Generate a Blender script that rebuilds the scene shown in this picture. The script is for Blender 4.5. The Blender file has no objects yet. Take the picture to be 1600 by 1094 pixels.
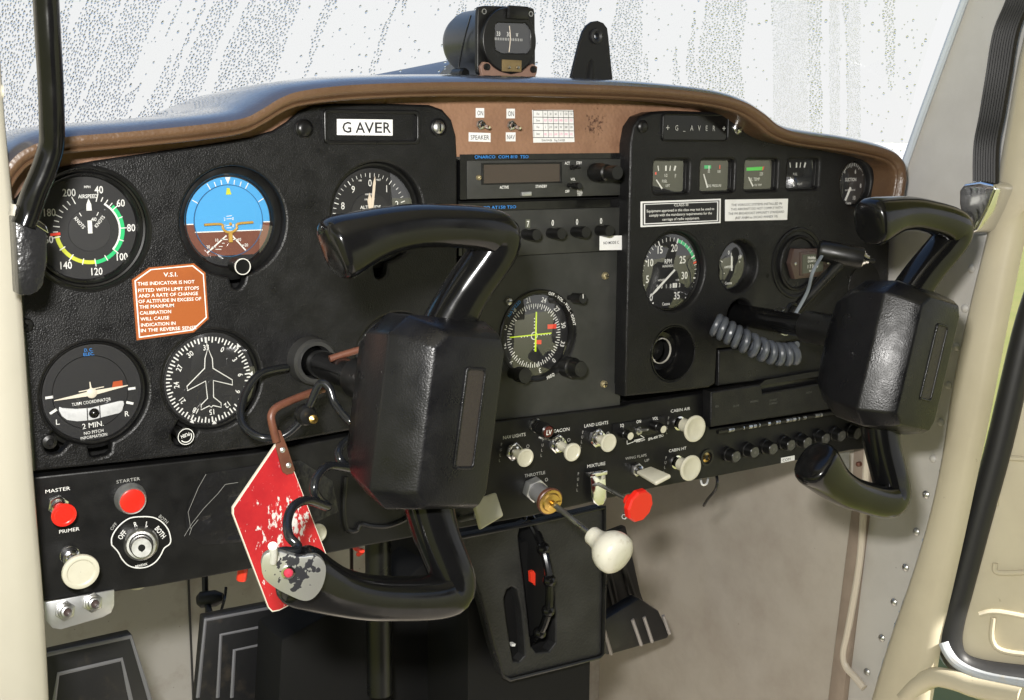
import bpy, bmesh, math, random
from mathutils import Vector, Matrix
from mathutils.geometry import tessellate_polygon, delaunay_2d_cdt
random.seed(7)
sc = bpy.context.scene
COL = sc.collection
rad = math.radians
# ------------------------------------------------------------------ camera
CAM = Vector((0, -0.9, 1.25))
CR = Vector((0.8323015542, -0.5542795570, 0.0069494967))
CU = Vector((0.0894796013, 0.1467131953, 0.9851236670))
CF = Vector((0.5470534926, 0.8192981210, -0.1717063342))
FPX = 1921.677
cd = bpy.data.cameras.new('camera'); cam = bpy.data.objects.new('camera', cd); COL.objects.link(cam)
cam.matrix_world = Matrix(((CR.x, CU.x, -CF.x, CAM.x), (CR.y, CU.y, -CF.y, CAM.y), (CR.z, CU.z, -CF.z, CAM.z), (0, 0, 0, 1)))
cd.sensor_width = 36; cd.lens = 36 * FPX / 1600; cd.clip_start = .01; cd.clip_end = 2000
sc.camera = cam
# ------------------------------------------------------------------ sky
W = bpy.data.worlds.new('World'); sc.world = W; W.use_nodes = True
nt = W.node_tree; nt.nodes.clear()
tc = nt.nodes.new('ShaderNodeTexCoord'); sp = nt.nodes.new('ShaderNodeSeparateXYZ'); rp = nt.nodes.new('ShaderNodeValToRGB')
bg = nt.nodes.new('ShaderNodeBackground'); wo = nt.nodes.new('ShaderNodeOutputWorld')
nt.links.new(tc.outputs['Generated'], sp.inputs[0]); nt.links.new(sp.outputs[2], rp.inputs[0])
nt.links.new(rp.outputs[0], bg.inputs[0]); nt.links.new(bg.outputs[0], wo.inputs[0])
e = rp.color_ramp.elements
e[0].position = 0.0; e[0].color = (.92, .92, .92, 1)
e[1].position = 1.0; e[1].color = (.13, .30, .72, 1)
for p_, c_ in ((.20, (.91, .92, .93, 1)), (.42, (.42, .62, .95, 1))):
    k = e.new(p_); k.color = c_
bg.inputs[1].default_value = .25
# ------------------------------------------------------------------ lights
fl = bpy.data.lights.new('camera_flash', 'AREA'); fl.shape = 'RECTANGLE'; fl.size = .07; fl.size_y = .045; fl.energy = 4.2; fl.color = (1, .97, .93)
flo = bpy.data.objects.new('camera_flash', fl); COL.objects.link(flo)
flo.matrix_world = Matrix(((CR.x, CU.x, -CF.x, CAM.x - .06 * CR.x + .10 * CU.x), (CR.y, CU.y, -CF.y, CAM.y - .06 * CR.y + .10 * CU.y),
                           (CR.z, CU.z, -CF.z, CAM.z - .06 * CR.z + .10 * CU.z), (0, 0, 0, 1)))
su = bpy.data.lights.new('sun', 'SUN'); su.energy = 3.2; su.angle = rad(.5); su.color = (1, .95, .87)
suo = bpy.data.objects.new('sun', su); COL.objects.link(suo); suo.rotation_euler = Vector((.46, -.80, .75)).to_track_quat('Z', 'Y').to_euler(); suo.location = (3, -5, 6)
vs = sc.view_settings
vs.view_transform = 'Standard'; vs.look = 'None'; vs.exposure = 2.0; vs.gamma = 1
sc.cycles.use_denoising = True; sc.cycles.max_bounces = 10; sc.cycles.transparent_max_bounces = 24
sc.cycles.caustics_reflective = False; sc.cycles.caustics_refractive = False; sc.cycles.sample_clamp_indirect = 4

# ------------------------------------------------------------------ helpers
def ray(px, py): return CR * ((px - 800) / FPX) - CU * ((py - 547) / FPX) + CF
def at(px, py, Y=0.0):
    d = ray(px, py); return CAM + d * ((Y - CAM.y) / d.y)
def atx(px, py, X):
    d = ray(px, py); return CAM + d * ((X - CAM.x) / d.x)
class F:
    """local frame: a right, b up, c towards the seats"""
    def __init__(s, o, u=(1, 0, 0), v=(0, 0, 1)):
        s.o = Vector(o); s.u = Vector(u).normalized(); s.v = Vector(v).normalized(); s.w = s.u.cross(s.v).normalized()
    def __call__(s, a, b, c=0): return s.o + s.u * a + s.v * b + s.w * c
    def loc(s, p):
        d = p - s.o; return (d.dot(s.u), d.dot(s.v))
    def off(s, a, b, c=0, rot=0):
        cr, sr = math.cos(rad(rot)), math.sin(rad(rot))
        return F(s(a, b, c), s.u * cr + s.v * sr, s.v * cr - s.u * sr)
def PF(px, py, Y=0.0): return F(at(px, py, Y))
def vpx(p):  # metres per vertical pixel of the photograph at a point
    return (p - CAM).dot(CF) / FPX
def wloc(o):
    v = Vector((0, 0, 0))
    while o is not None: v += o.location; o = o.parent
    return v
_tx = {}
def text2d(s, bold=0):
    k = (s, bold)
    if k not in _tx:
        cu = bpy.data.curves.new('txt', 'FONT'); cu.body = s; cu.size = 1; cu.resolution_u = 2; cu.offset = bold
        ob = bpy.data.objects.new('txt', cu)
        me = bpy.data.meshes.new_from_object(ob)
        v = [(q.co.x, q.co.y) for q in me.vertices]; f = [tuple(p.vertices) for p in me.polygons]
        bpy.data.objects.remove(ob); bpy.data.meshes.remove(me); bpy.data.curves.remove(cu)
        xs = [q[0] for q in v] or [0]; ys = [q[1] for q in v] or [0]
        _tx[k] = (v, f, min(xs), max(xs), min(ys), max(ys))
    return _tx[k]
class MB:
    def __init__(s): s.v = []; s.f = []; s.m = []; s.cm = 0
    def add(s, vs, fs):
        b = len(s.v); s.v += [Vector(q) for q in vs]
        for f in fs: s.f.append([b + i for i in f]); s.m.append(s.cm)
        return s
    def poly(s, fr, pts, c=0):
        t = tessellate_polygon([[Vector((p[0], p[1], 0)) for p in pts]])
        n = 0
        for q in t:
            a, b_, d = [pts[i] for i in q]; n += (b_[0] - a[0]) * (d[1] - a[1]) - (b_[1] - a[1]) * (d[0] - a[0])
        s.add([fr(p[0], p[1], c) for p in pts], [q if n > 0 else q[::-1] for q in t]); return s
    def prism(s, fr, pts, c0, c1):
        ar = sum(pts[i - 1][0] * pts[i][1] - pts[i][0] * pts[i - 1][1] for i in range(len(pts)))
        if ar < 0: pts = pts[::-1]
        n = len(pts); t = tessellate_polygon([[Vector((p[0], p[1], 0)) for p in pts]])
        q0 = t[0]; a, b_, d = [pts[i] for i in q0]
        if (b_[0] - a[0]) * (d[1] - a[1]) - (b_[1] - a[1]) * (d[0] - a[0]) < 0: t = [q[::-1] for q in t]
        s.add([fr(p[0], p[1], c1) for p in pts] + [fr(p[0], p[1], c0) for p in pts],
              [tuple(q) for q in t] + [tuple(n + i for i in q[::-1]) for q in t] + [(i, n + i, n + (i + 1) % n, (i + 1) % n) for i in range(n)]); return s
    def box(s, fr, a0, a1, b0, b1, c0, c1):
        p = [fr(a, b, c) for c in (c0, c1) for b in (b0, b1) for a in (a0, a1)]
        s.add(p, [(0, 2, 3, 1), (4, 5, 7, 6), (0, 1, 5, 4), (2, 6, 7, 3), (0, 4, 6, 2), (1, 3, 7, 5)]); return s
    def lathe(s, fr, prof, n=40, a=0, b=0, cap0=False, cap1=False):
        vs = []; fs = []
        for r, c in prof:
            for i in range(n):
                t = 2 * math.pi * i / n; vs.append(fr(a + r * math.cos(t), b + r * math.sin(t), c))
        for j in range(len(prof) - 1):
            for i in range(n):
                k = (i + 1) % n; fs.append((j * n + i, j * n + k, (j + 1) * n + k, (j + 1) * n + i))
        if cap0: fs.append(tuple(range(n))[::-1])
        if cap1: fs.append(tuple(range((len(prof) - 1) * n, len(prof) * n)))
        s.add(vs, fs); return s
    def disc(s, fr, r, c=0, n=48, a=0, b=0):
        s.add([fr(a + r * math.cos(2 * math.pi * i / n), b + r * math.sin(2 * math.pi * i / n), c) for i in range(n)], [tuple(range(n))]); return s
    def arc(s, fr, r0, r1, a0, a1, c=0, n=24, a=0, b=0):
        vs = []; fs = []
        for i in range(n + 1):
            t = rad(a0 + (a1 - a0) * i / n)
            for r in (r0, r1): vs.append(fr(a + r * math.sin(t), b + r * math.cos(t), c))
        for i in range(n): fs.append((2 * i, 2 * i + 1, 2 * i + 3, 2 * i + 2)[::-1] if a1 < a0 else (2 * i, 2 * i + 2, 2 * i + 3, 2 * i + 1)[::-1])
        s.add(vs, fs); return s
    def tick(s, fr, ang, r0, r1, w, c=0, a=0, b=0):
        t = rad(ang); d = (math.sin(t), math.cos(t)); n = (math.cos(t), -math.sin(t))
        s.add([fr(a + d[0] * r + n[0] * q, b + d[1] * r + n[1] * q, c) for r, q in ((r0, -w / 2), (r0, w / 2), (r1, w / 2), (r1, -w / 2))], [(0, 1, 2, 3)]); return s
    def rect(s, fr, a0, a1, b0, b1, c=0):
        s.add([fr(a0, b0, c), fr(a1, b0, c), fr(a1, b1, c), fr(a0, b1, c)], [(0, 1, 2, 3)]); return s
    def text(s, fr, t, h, a=0, b=0, c=0, rot=0, sx=1, al='C', bold=0.012, wid=None):
        v, f, x0, x1, y0, y1 = text2d(t, bold)
        k = h / .729
        if wid: sx = wid / ((x1 - x0) * k)
        ox = {'C': (x0 + x1) / 2, 'L': x0, 'R': x1}[al]
        cr, sr = math.cos(rad(rot)), math.sin(rad(rot))
        out = []
        for x, y in v:
            x = (x - ox) * k * sx; y = (y - .3645) * k
            out.append(fr(a + x * cr - y * sr, b + x * sr + y * cr, c))
        s.add(out, f); return s
    def arctext(s, fr, t, h, r, ang, c=0, step=None, a=0, b=0, sx=.9):
        ws = []
        for ch in t:
            if ch == ' ': ws.append(.35 * h); continue
            q = text2d(ch, .012); ws.append(((q[3] - q[2]) / .729 + .22) * h * sx)
        x = -sum(ws) / 2
        for ch, w in zip(t, ws):
            if ch != ' ':
                th = rad(ang) + (x + w / 2) / r
                s.text(fr, ch, h, a + r * math.sin(th), b + r * math.cos(th), c, rot=-math.degrees(th), sx=sx)
            x += w
        return s
    def tube(s, path, r, n=10, closed=False, ry=None, up=None, caps=True):
        P = [Vector(p) for p in path]; m = len(P)
        rs = r if isinstance(r, (list, tuple)) else [r] * m
        rys = (ry if isinstance(ry, (list, tuple)) else [ry] * m) if ry else rs
        T = []
        for i in range(m):
            a = P[i - 1] if (i > 0 or closed) else P[i]; b = P[(i + 1) % m] if (i < m - 1 or closed) else P[i]
            T.append((b - a).normalized())
        nv = Vector(up) if up else (Vector((0, 0, 1)) if abs(T[0].z) < .9 else Vector((1, 0, 0)))
        nv = (nv - T[0] * nv.dot(T[0])).normalized()
        vs = []; fs = []
        for i in range(m):
            if up: nv = Vector(up)
            nv = nv - T[i] * nv.dot(T[i]); nv.normalize(); bn = T[i].cross(nv)
            for k in range(n):
                t = 2 * math.pi * k / n; vs.append(P[i] + nv * (rys[i] * math.cos(t)) + bn * (rs[i] * math.sin(t)))
        for i in range(m if closed else m - 1):
            j = (i + 1) % m
            for k in range(n): l = (k + 1) % n; fs.append((i * n + k, i * n + l, j * n + l, j * n + k))
        if not closed and caps: fs.append(tuple(range(n))[::-1]); fs.append(tuple(range((m - 1) * n, m * n)))
        s.add(vs, fs); return s
    def plate(s, fr, outl, holes, c0, c1, bev=.001):
        """filled outline with holes, rounded front edges, from c0 to c1"""
        def area(p): return sum(p[i - 1][0] * p[i][1] - p[i][0] * p[i - 1][1] for i in range(len(p)))
        def offs(p, d):  # d > 0 moves to the left of the direction of travel
            o = []; n = len(p)
            for i in range(n):
                a = Vector(p[i - 1]); b = Vector(p[i]); c = Vector(p[(i + 1) % n]); u = (b - a); w = (c - b)
                u = u.normalized() if u.length > 1e-9 else w.normalized(); w = w.normalized() if w.length > 1e-9 else u
                m = Vector((-u.y - w.y, u.x + w.x)); l = m.length
                m = m / l if l > 1e-6 else Vector((-u.y, u.x)); k = d / max(m.dot(Vector((-u.y, u.x))), .5); o.append((b.x + m.x * k, b.y + m.y * k))
            return o
        loops = [outl if area(outl) > 0 else outl[::-1]] + [h if area(h) < 0 else h[::-1] for h in holes]
        lv = [(1.0, 0.0), (.45, .16), (.16, .45), (0.0, 1.0)]      # inset, drop (in bevels)
        tops = []
        for lp in loops:
            n = len(lp); rows = [[(x, y, c1 - dr * bev) for x, y in offs(lp, ins * bev)] for ins, dr in lv]; rows.append([(x, y, c0) for x, y in lp])
            vs = [fr(*q) for r_ in rows for q in r_]; tops.append(rows[0])
            s.add(vs, [(j * n + i, (j + 1) * n + i, (j + 1) * n + (i + 1) % n, j * n + (i + 1) % n) for j in range(len(rows) - 1) for i in range(n)])
        pts = []; ed = []
        for lp in tops:
            b = len(pts); pts += [Vector((q[0], q[1])) for q in lp]; ed += [(b + i, b + (i + 1) % len(lp)) for i in range(len(lp))]
        V, _, T, _, _, _ = delaunay_2d_cdt(pts, ed, [], 0, 1e-7)
        def inside(x, y):
            c = False
            for lp in tops:
                n = len(lp); j = n - 1
                for i in range(n):
                    if (lp[i][1] > y) != (lp[j][1] > y) and x < (lp[j][0] - lp[i][0]) * (y - lp[i][1]) / (lp[j][1] - lp[i][1]) + lp[i][0]: c = not c
                    j = i
            return c
        fs = []
        for t in T:
            q = [V[i] for i in t]; ar = (q[1].x - q[0].x) * (q[2].y - q[0].y) - (q[1].y - q[0].y) * (q[2].x - q[0].x)
            if abs(ar) > 1e-12 and inside(sum(p.x for p in q) / 3, sum(p.y for p in q) / 3): fs.append(tuple(t) if ar > 0 else tuple(t)[::-1])
        s.add([fr(p.x, p.y, c1) for p in V], fs); return s
    def build(s, name, mat, parent=None, bevel=0, sharp=32, flip=False, sub=0, seg=2):
        me = bpy.data.meshes.new(name)
        if parent is not None: base = wloc(parent)
        else:
            xs = [q.x for q in s.v]; ys = [q.y for q in s.v]; zs = [q.z for q in s.v]
            base = Vector(((min(xs) + max(xs)) / 2, (min(ys) + max(ys)) / 2, min(zs)))
        bm = bmesh.new()
        vv = [bm.verts.new(q - base) for q in s.v]
        for f, mi in zip(s.f, s.m):
            try: bf = bm.faces.new([vv[i] for i in f]); bf.material_index = mi; bf.smooth = True
            except ValueError: pass
        if bevel:
            bmesh.ops.remove_doubles(bm, verts=bm.verts, dist=1e-6)
            ed = [q for q in bm.edges if len(q.link_faces) == 2 and q.calc_face_angle(0) > rad(28)]
            bmesh.ops.bevel(bm, geom=ed, offset=bevel, segments=seg, profile=.5, affect='EDGES', clamp_overlap=True)
            for q in bm.faces: q.smooth = True
        bm.to_mesh(me); bm.free()
        for m_ in (mat if isinstance(mat, (list, tuple)) else [mat]): me.materials.append(m_)
        me.set_sharp_from_angle(angle=rad(sharp))
        o = bpy.data.objects.new(name, me); COL.objects.link(o); o.location = Vector((0, 0, 0)) if parent is not None else base
        o.parent = parent
        if sub: md = o.modifiers.new('s', 'SUBSURF'); md.levels = md.render_levels = sub
        return o
def thing(name, label, cat, loc, group=None):
    o = bpy.data.objects.new(name, None); COL.objects.link(o); o.location = loc; o.empty_display_size = .01
    return tag(o, label, cat, group)
def tag(o, label, cat, group=None):
    o['label'] = label; o['category'] = cat
    if group: o['group'] = group
    return o
def struct(o): o['kind'] = 'structure'; return o
def circ(r, n=56, a=0, b=0): return [(a + r * math.cos(2 * math.pi * i / n), b + r * math.sin(2 * math.pi * i / n)) for i in range(n)]
def smooth_path(pts, n=6):
    """Catmull-Rom through points"""
    P = [Vector(p) for p in pts]; out = []
    for i in range(len(P) - 1):
        a = P[max(i - 1, 0)]; b = P[i]; c = P[i + 1]; d = P[min(i + 2, len(P) - 1)]
        for k in range(n):
            t = k / n; out.append(.5 * ((2 * b) + (c - a) * t + (2 * a - 5 * b + 4 * c - d) * t * t + (3 * b - a - 3 * c + d) * t ** 3))
    out.append(P[-1]); return out
def rrect(a0, a1, b0, b1, r, n=5):
    o = []
    for cx, cy, s0 in ((a1 - r, b0 + r, -90), (a1 - r, b1 - r, 0), (a0 + r, b1 - r, 90), (a0 + r, b0 + r, 180)):
        for i in range(n + 1): t = rad(s0 + 90 * i / n); o.append((cx + r * math.cos(t), cy + r * math.sin(t)))
    return o

# ------------------------------------------------------------------ materials
def mat(name, col, rough=.5, metal=0, bump=None, var=None, coat=0, spec=.5, emis=None, rvar=0):
    """bump: list of (kind, scale, strength, dist); var: list of (colour, scale, lo, hi)"""
    m = bpy.data.materials.new(name); m.use_nodes = True; n = m.node_tree; b = n.nodes['Principled BSDF']
    b.inputs['Base Color'].default_value = (*col, 1); b.inputs['Roughness'].default_value = rough; b.inputs['Metallic'].default_value = metal
    b.inputs['Specular IOR Level'].default_value = spec; b.inputs['Coat Weight'].default_value = coat; b.inputs['Coat Roughness'].default_value = .08
    t = n.nodes.new('ShaderNodeTexCoord'); g = n.nodes.new('ShaderNodeNewGeometry'); src = g.outputs['Position']
    cur = None
    for c2, s_, lo, hi in (var or []):
        q = n.nodes.new('ShaderNodeTexNoise'); q.inputs['Scale'].default_value = s_; q.inputs['Detail'].default_value = 6; q.inputs['Roughness'].default_value = .62
        n.links.new(src, q.inputs['Vector'])
        r_ = n.nodes.new('ShaderNodeMapRange'); r_.inputs[1].default_value = lo; r_.inputs[2].default_value = hi
        n.links.new(q.outputs['Fac'], r_.inputs[0])
        mx = n.nodes.new('ShaderNodeMix'); mx.data_type = 'RGBA'
        n.links.new(r_.outputs[0], mx.inputs[0])
        if cur: n.links.new(cur, mx.inputs[6])
        else: mx.inputs[6].default_value = (*col, 1)
        mx.inputs[7].default_value = (*c2, 1); cur = mx.outputs[2]
    if cur: n.links.new(cur, b.inputs['Base Color'])
    if rvar:
        q = n.nodes.new('ShaderNodeTexNoise'); q.inputs['Scale'].default_value = 60; q.inputs['Detail'].default_value = 5; n.links.new(src, q.inputs['Vector'])
        r_ = n.nodes.new('ShaderNodeMapRange'); r_.inputs[1].default_value = .3; r_.inputs[2].default_value = .7
        r_.inputs[3].default_value = max(rough - rvar, .02); r_.inputs[4].default_value = rough + rvar
        n.links.new(q.outputs['Fac'], r_.inputs[0]); n.links.new(r_.outputs[0], b.inputs['Roughness'])
    prev = None
    for kind, s_, st, di in (bump or []):
        if kind == 'v':
            q = n.nodes.new('ShaderNodeTexVoronoi'); q.inputs['Scale'].default_value = s_; q.feature = 'SMOOTH_F1'; out = q.outputs['Distance']
        else:
            q = n.nodes.new('ShaderNodeTexNoise'); q.inputs['Scale'].default_value = s_; q.inputs['Detail'].default_value = 3; out = q.outputs['Fac']
        n.links.new(src, q.inputs['Vector'])
        bp = n.nodes.new('ShaderNodeBump'); bp.inputs['Strength'].default_value = st; bp.inputs['Distance'].default_value = di
        n.links.new(out, bp.inputs['Height'])
        if prev: n.links.new(prev, bp.inputs['Normal'])
        prev = bp.outputs[0]
    if prev: n.links.new(prev, b.inputs['Normal'])
    if emis: b.inputs['Emission Color'].default_value = (*emis[0], 1); b.inputs['Emission Strength'].default_value = emis[1]
    return m
def thin_glass(name, tint=(1, 1, 1), k=1.0, rough=0.0):
    m = bpy.data.materials.new(name); m.use_nodes = True; n = m.node_tree; n.nodes.clear()
    o = n.nodes.new('ShaderNodeOutputMaterial'); t = n.nodes.new('ShaderNodeBsdfTransparent'); g = n.nodes.new('ShaderNodeBsdfGlossy'); mx = n.nodes.new('ShaderNodeMixShader')
    lw = n.nodes.new('ShaderNodeLayerWeight'); lw.inputs[0].default_value = .5; fz = n.nodes.new('ShaderNodeMath'); fz.operation = 'POWER'; fz.inputs[1].default_value = 5; n.links.new(lw.outputs['Facing'], fz.inputs[0])
    mu = n.nodes.new('ShaderNodeMath'); mu.operation = 'MULTIPLY_ADD'; mu.inputs[1].default_value = .9; mu.inputs[2].default_value = .04 * k; mu.use_clamp = True
    t.inputs[0].default_value = (*tint, 1); g.inputs['Roughness'].default_value = rough
    n.links.new(fz.outputs[0], mu.inputs[0]); n.links.new(mu.outputs[0], mx.inputs[0]); n.links.new(t.outputs[0], mx.inputs[1]); n.links.new(g.outputs[0], mx.inputs[2]); n.links.new(mx.outputs[0], o.inputs[0])
    return m
M = {}
M['panel'] = mat('panel_grain', (.0050, .0050, .0055), .40, spec=.36, bump=[('v', 1150, .6, .00045), ('n', 2200, .35, .0003)], var=[((.010, .010, .0105), 14, .45, .75)], rvar=.13)
M['lower'] = mat('switch_panel_paint', (.0045, .0045, .0047), .46, spec=.32, bump=[('n', 900, .25, .0004)], var=[((.012, .012, .012), 22, .5, .8)], rvar=.08)
M['radio'] = mat('radio_grey', (.025, .026, .0235), .55, bump=[('n', 2500, .08, .0003)], var=[((.045, .045, .042), 30, .4, .8)])
M['black'] = mat('satin_black', (.006, .006, .006), .35, spec=.4, bump=[('n', 400, .06, .0004)], rvar=.1)
M['matte'] = mat('dull_black', (.004, .004, .004), .75, spec=.25)
M['gloss'] = mat('gloss_black', (.0045, .0045, .0048), .17, bump=[('n', 700, .03, .0002)], rvar=.07, spec=.33)
M['hub'] = mat('hub_leathergrain', (.0045, .0045, .0055), .34, spec=.38, bump=[('v', 800, .3, .0004), ('n', 1500, .3, .0003)], rvar=.11)
M['dial'] = mat('dial_black', (.013, .013, .014), .6)
M['dial2'] = mat('dial_grey', (.020, .020, .021), .6)
M['white'] = mat('marking_white', (.78, .78, .75), .6)
M['dim'] = mat('worn_white', (.36, .36, .34), .6)
M['cream_mark'] = mat('needle_cream', (.72, .62, .50), .55)
M['blue_txt'] = mat('blue_print', (.03, .22, .62), .5)
M['green'] = mat('green_paint', (.02, .52, .17), .5)
M['yellow'] = mat('yellow_paint', (.58, .62, .05), .5)
M['lime'] = mat('needle_lime', (.62, .85, .02), .45)
M['redp'] = mat('red_paint', (.80, .045, .02), .45)
M['sky_blue'] = mat('dial_sky', (.075, .36, .72), .5)
M['earth'] = mat('dial_earth', (.165, .058, .036), .55)
M['orange'] = mat('placard_orange', (.33, .085, .014), .5, var=[((.26, .062, .010), 40, .5, .8)])
M['orange2'] = mat('aeroplane_gold', (.50, .30, .06), .45)
M['chrome'] = mat('chrome', (.75, .75, .76), .12, 1, bump=[('n', 120, .05, .001)])
M['steel'] = mat('worn_steel', (.52, .52, .51), .32, 1, bump=[('n', 300, .12, .0006)], rvar=.1)
M['alu'] = mat('brushed_alu', (.62, .63, .64), .42, .9, bump=[('n', 220, .12, .0006)], var=[((.5, .5, .48), 60, .5, .8)])
M['brass'] = mat('brass', (.58, .38, .12), .3, 1, rvar=.1)
M['gold_screw'] = mat('zinc_yellow', (.66, .56, .34), .38, .85)
M['knob'] = mat('cream_plastic', (.58, .56, .455), .34, bump=[('n', 150, .04, .001)], var=[((.48, .45, .35), 55, .5, .9)])
M['red_knob'] = mat('red_plastic', (.78, .022, .012), .3)
M['redlens'] = mat('ruby_lens', (.06, .003, .006), .12)
M['brown'] = mat('brown_vinyl', (.108, .061, .033), .38, bump=[('v', 420, .35, .0008), ('n', 900, .2, .0005)], var=[((.078, .043, .023), 9, .4, .75)], rvar=.08)
M['tan'] = mat('tan_leather', (.27, .15, .092), .48, bump=[('v', 300, .55, .0009), ('n', 120, .3, .001)], var=[((.20, .105, .062), 26, .42, .75)])
M['cream'] = mat('cream_paint', (.52, .47, .345), .42, bump=[('n', 40, .05, .002)], var=[((.45, .40, .29), 10, .45, .8), ((.30, .26, .18), 90, .70, .76)])
M['cream2'] = mat('pale_cream_paint', (.47, .445, .37), .45, bump=[('n', 40, .05, .002)], var=[((.41, .385, .315), 7, .45, .8)])
M['grey'] = mat('grey_paint', (.46, .445, .415), .5, bump=[('n', 300, .1, .0005)], var=[((.40, .38, .35), 12, .45, .75), ((.20, .18, .15), 120, .71, .78)])
M['wall'] = mat('side_wall_beige', (.43, .39, .335), .62, bump=[('n', 250, .12, .0006)], var=[((.36, .315, .265), 14, .42, .72), ((.17, .15, .12), 90, .69, .78)])
M['sheet'] = mat('firewall_paint', (.40, .385, .36), .6, bump=[('n', 200, .12, .0006)], var=[((.27, .235, .20), 18, .5, .75), ((.12, .10, .08), 160, .66, .72)])
M['rubber'] = mat('rubber', (.014, .014, .015), .5, bump=[('n', 300, .15, .0006)])
M['cord'] = mat('cord_black', (.010, .011, .013), .22)
M['cordgrey'] = mat('cord_grey', (.065, .072, .086), .3)
M['lockred'] = None
M['bronze'] = mat('brown_rod', (.13, .050, .030), .4, bump=[('n', 400, .15, .0005)], var=[((.08, .028, .018), 60, .45, .7)])
M['sticker'] = mat('white_sticker', (.80, .80, .80), .5, var=[((.66, .66, .64), 60, .5, .85)])
M['ink'] = mat('black_ink', (.012, .012, .014), .6)
M['pinkink'] = mat('pink_ink', (.70, .22, .38), .6)
M['deck'] = mat('deck_vinyl', (.060, .055, .060), .34, bump=[('v', 420, .25, .0006)], coat=1.0, rvar=.06)
M['glass'] = thin_glass('dial_glass', k=2.6)
M['shield'] = thin_glass('windshield_glass', tint=(.985, .99, .985), k=.5)
M['pedal'] = mat('pedal_rubber', (.011, .011, .012), .42, bump=[('n', 120, .2, .001)], var=[((.05, .04, .03), 30, .6, .8)])
M['ped'] = mat('pedestal_grain', (.012, .012, .0125), .5, spec=.35, bump=[('v', 420, .6, .0008)], var=[((.024, .024, .024), 20, .45, .7)])
M['hump'] = mat('hump_grey', (.16, .17, .20), .4)
M['window'] = mat('display_window', (.035, .022, .018), .12)
M['seal'] = mat('sealant_blue_grey', (.26, .31, .36), .55, var=[((.10, .11, .13), 120, .5, .65)])
M['hobbs'] = mat('hour_meter_bronze', (.055, .035, .030), .4)
M['strapblack'] = mat('strap_black', (.007, .007, .0075), .36, spec=.28)
def water():
    m = bpy.data.materials.new('rain_water'); m.use_nodes = True; n = m.node_tree; n.nodes.clear()
    o = n.nodes.new('ShaderNodeOutputMaterial'); g = n.nodes.new('ShaderNodeBsdfGlass'); g.inputs['IOR'].default_value = 1.33; g.inputs['Roughness'].default_value = 0
    n.links.new(g.outputs[0], o.inputs[0]); return m
M['water'] = water()
def red_lock():
    m = mat('chipped_red_paint', (.42, .018, .022), .38)
    n = m.node_tree; b = n.nodes['Principled BSDF']; g = n.nodes.new('ShaderNodeNewGeometry')
    def noise(s, d=5, st=None):
        q = n.nodes.new('ShaderNodeTexNoise'); q.inputs['Scale'].default_value = s; q.inputs['Detail'].default_value = d; q.inputs['Roughness'].default_value = .7
        mp = n.nodes.new('ShaderNodeMapping'); mp.inputs['Scale'].default_value = st or (1, 1, 1); mp.inputs['Rotation'].default_value = (0, rad(-35), 0)
        n.links.new(g.outputs['Position'], mp.inputs[0]); n.links.new(mp.outputs[0], q.inputs['Vector']); return q.outputs['Fac']
    def rng(x, a, c):
        r_ = n.nodes.new('ShaderNodeMapRange'); r_.inputs[1].default_value = a; r_.inputs[2].default_value = c; n.links.new(x, r_.inputs[0]); return r_.outputs[0]
    def math_(op, x, y):
        q = n.nodes.new('ShaderNodeMath'); q.operation = op
        for i, z in enumerate((x, y)):
            if isinstance(z, (int, float)): q.inputs[i].default_value = z
            else: n.links.new(z, q.inputs[i])
        return q.outputs[0]
    # a worn patch around one place on the plate, plus scattered chips
    ds = n.nodes.new('ShaderNodeVectorMath'); ds.operation = 'DISTANCE'; ds.inputs[1].default_value = at(450, 822, -.075); n.links.new(g.outputs['Position'], ds.inputs[0])
    near = rng(ds.outputs['Value'], .034, .004)
    a = rng(math_('ADD', noise(260, 6, (1, 1, .45)), math_('MULTIPLY', near, .17)), .655, .665)
    c = rng(noise(700, 3), .70, .71)
    mx = n.nodes.new('ShaderNodeMix'); mx.data_type = 'RGBA'
    n.links.new(math_('MAXIMUM', a, c), mx.inputs[0]); mx.inputs[7].default_value = (.62, .60, .58, 1)
    m2 = n.nodes.new('ShaderNodeMix'); m2.data_type = 'RGBA'; n.links.new(rng(noise(25), .4, .7), m2.inputs[0]); m2.inputs[6].default_value = (.46, .02, .024, 1); m2.inputs[7].default_value = (.33, .012, .018, 1)
    n.links.new(m2.outputs[2], mx.inputs[6]); n.links.new(mx.outputs[2], b.inputs['Base Color']); return m
M['lockred'] = red_lock()
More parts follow.
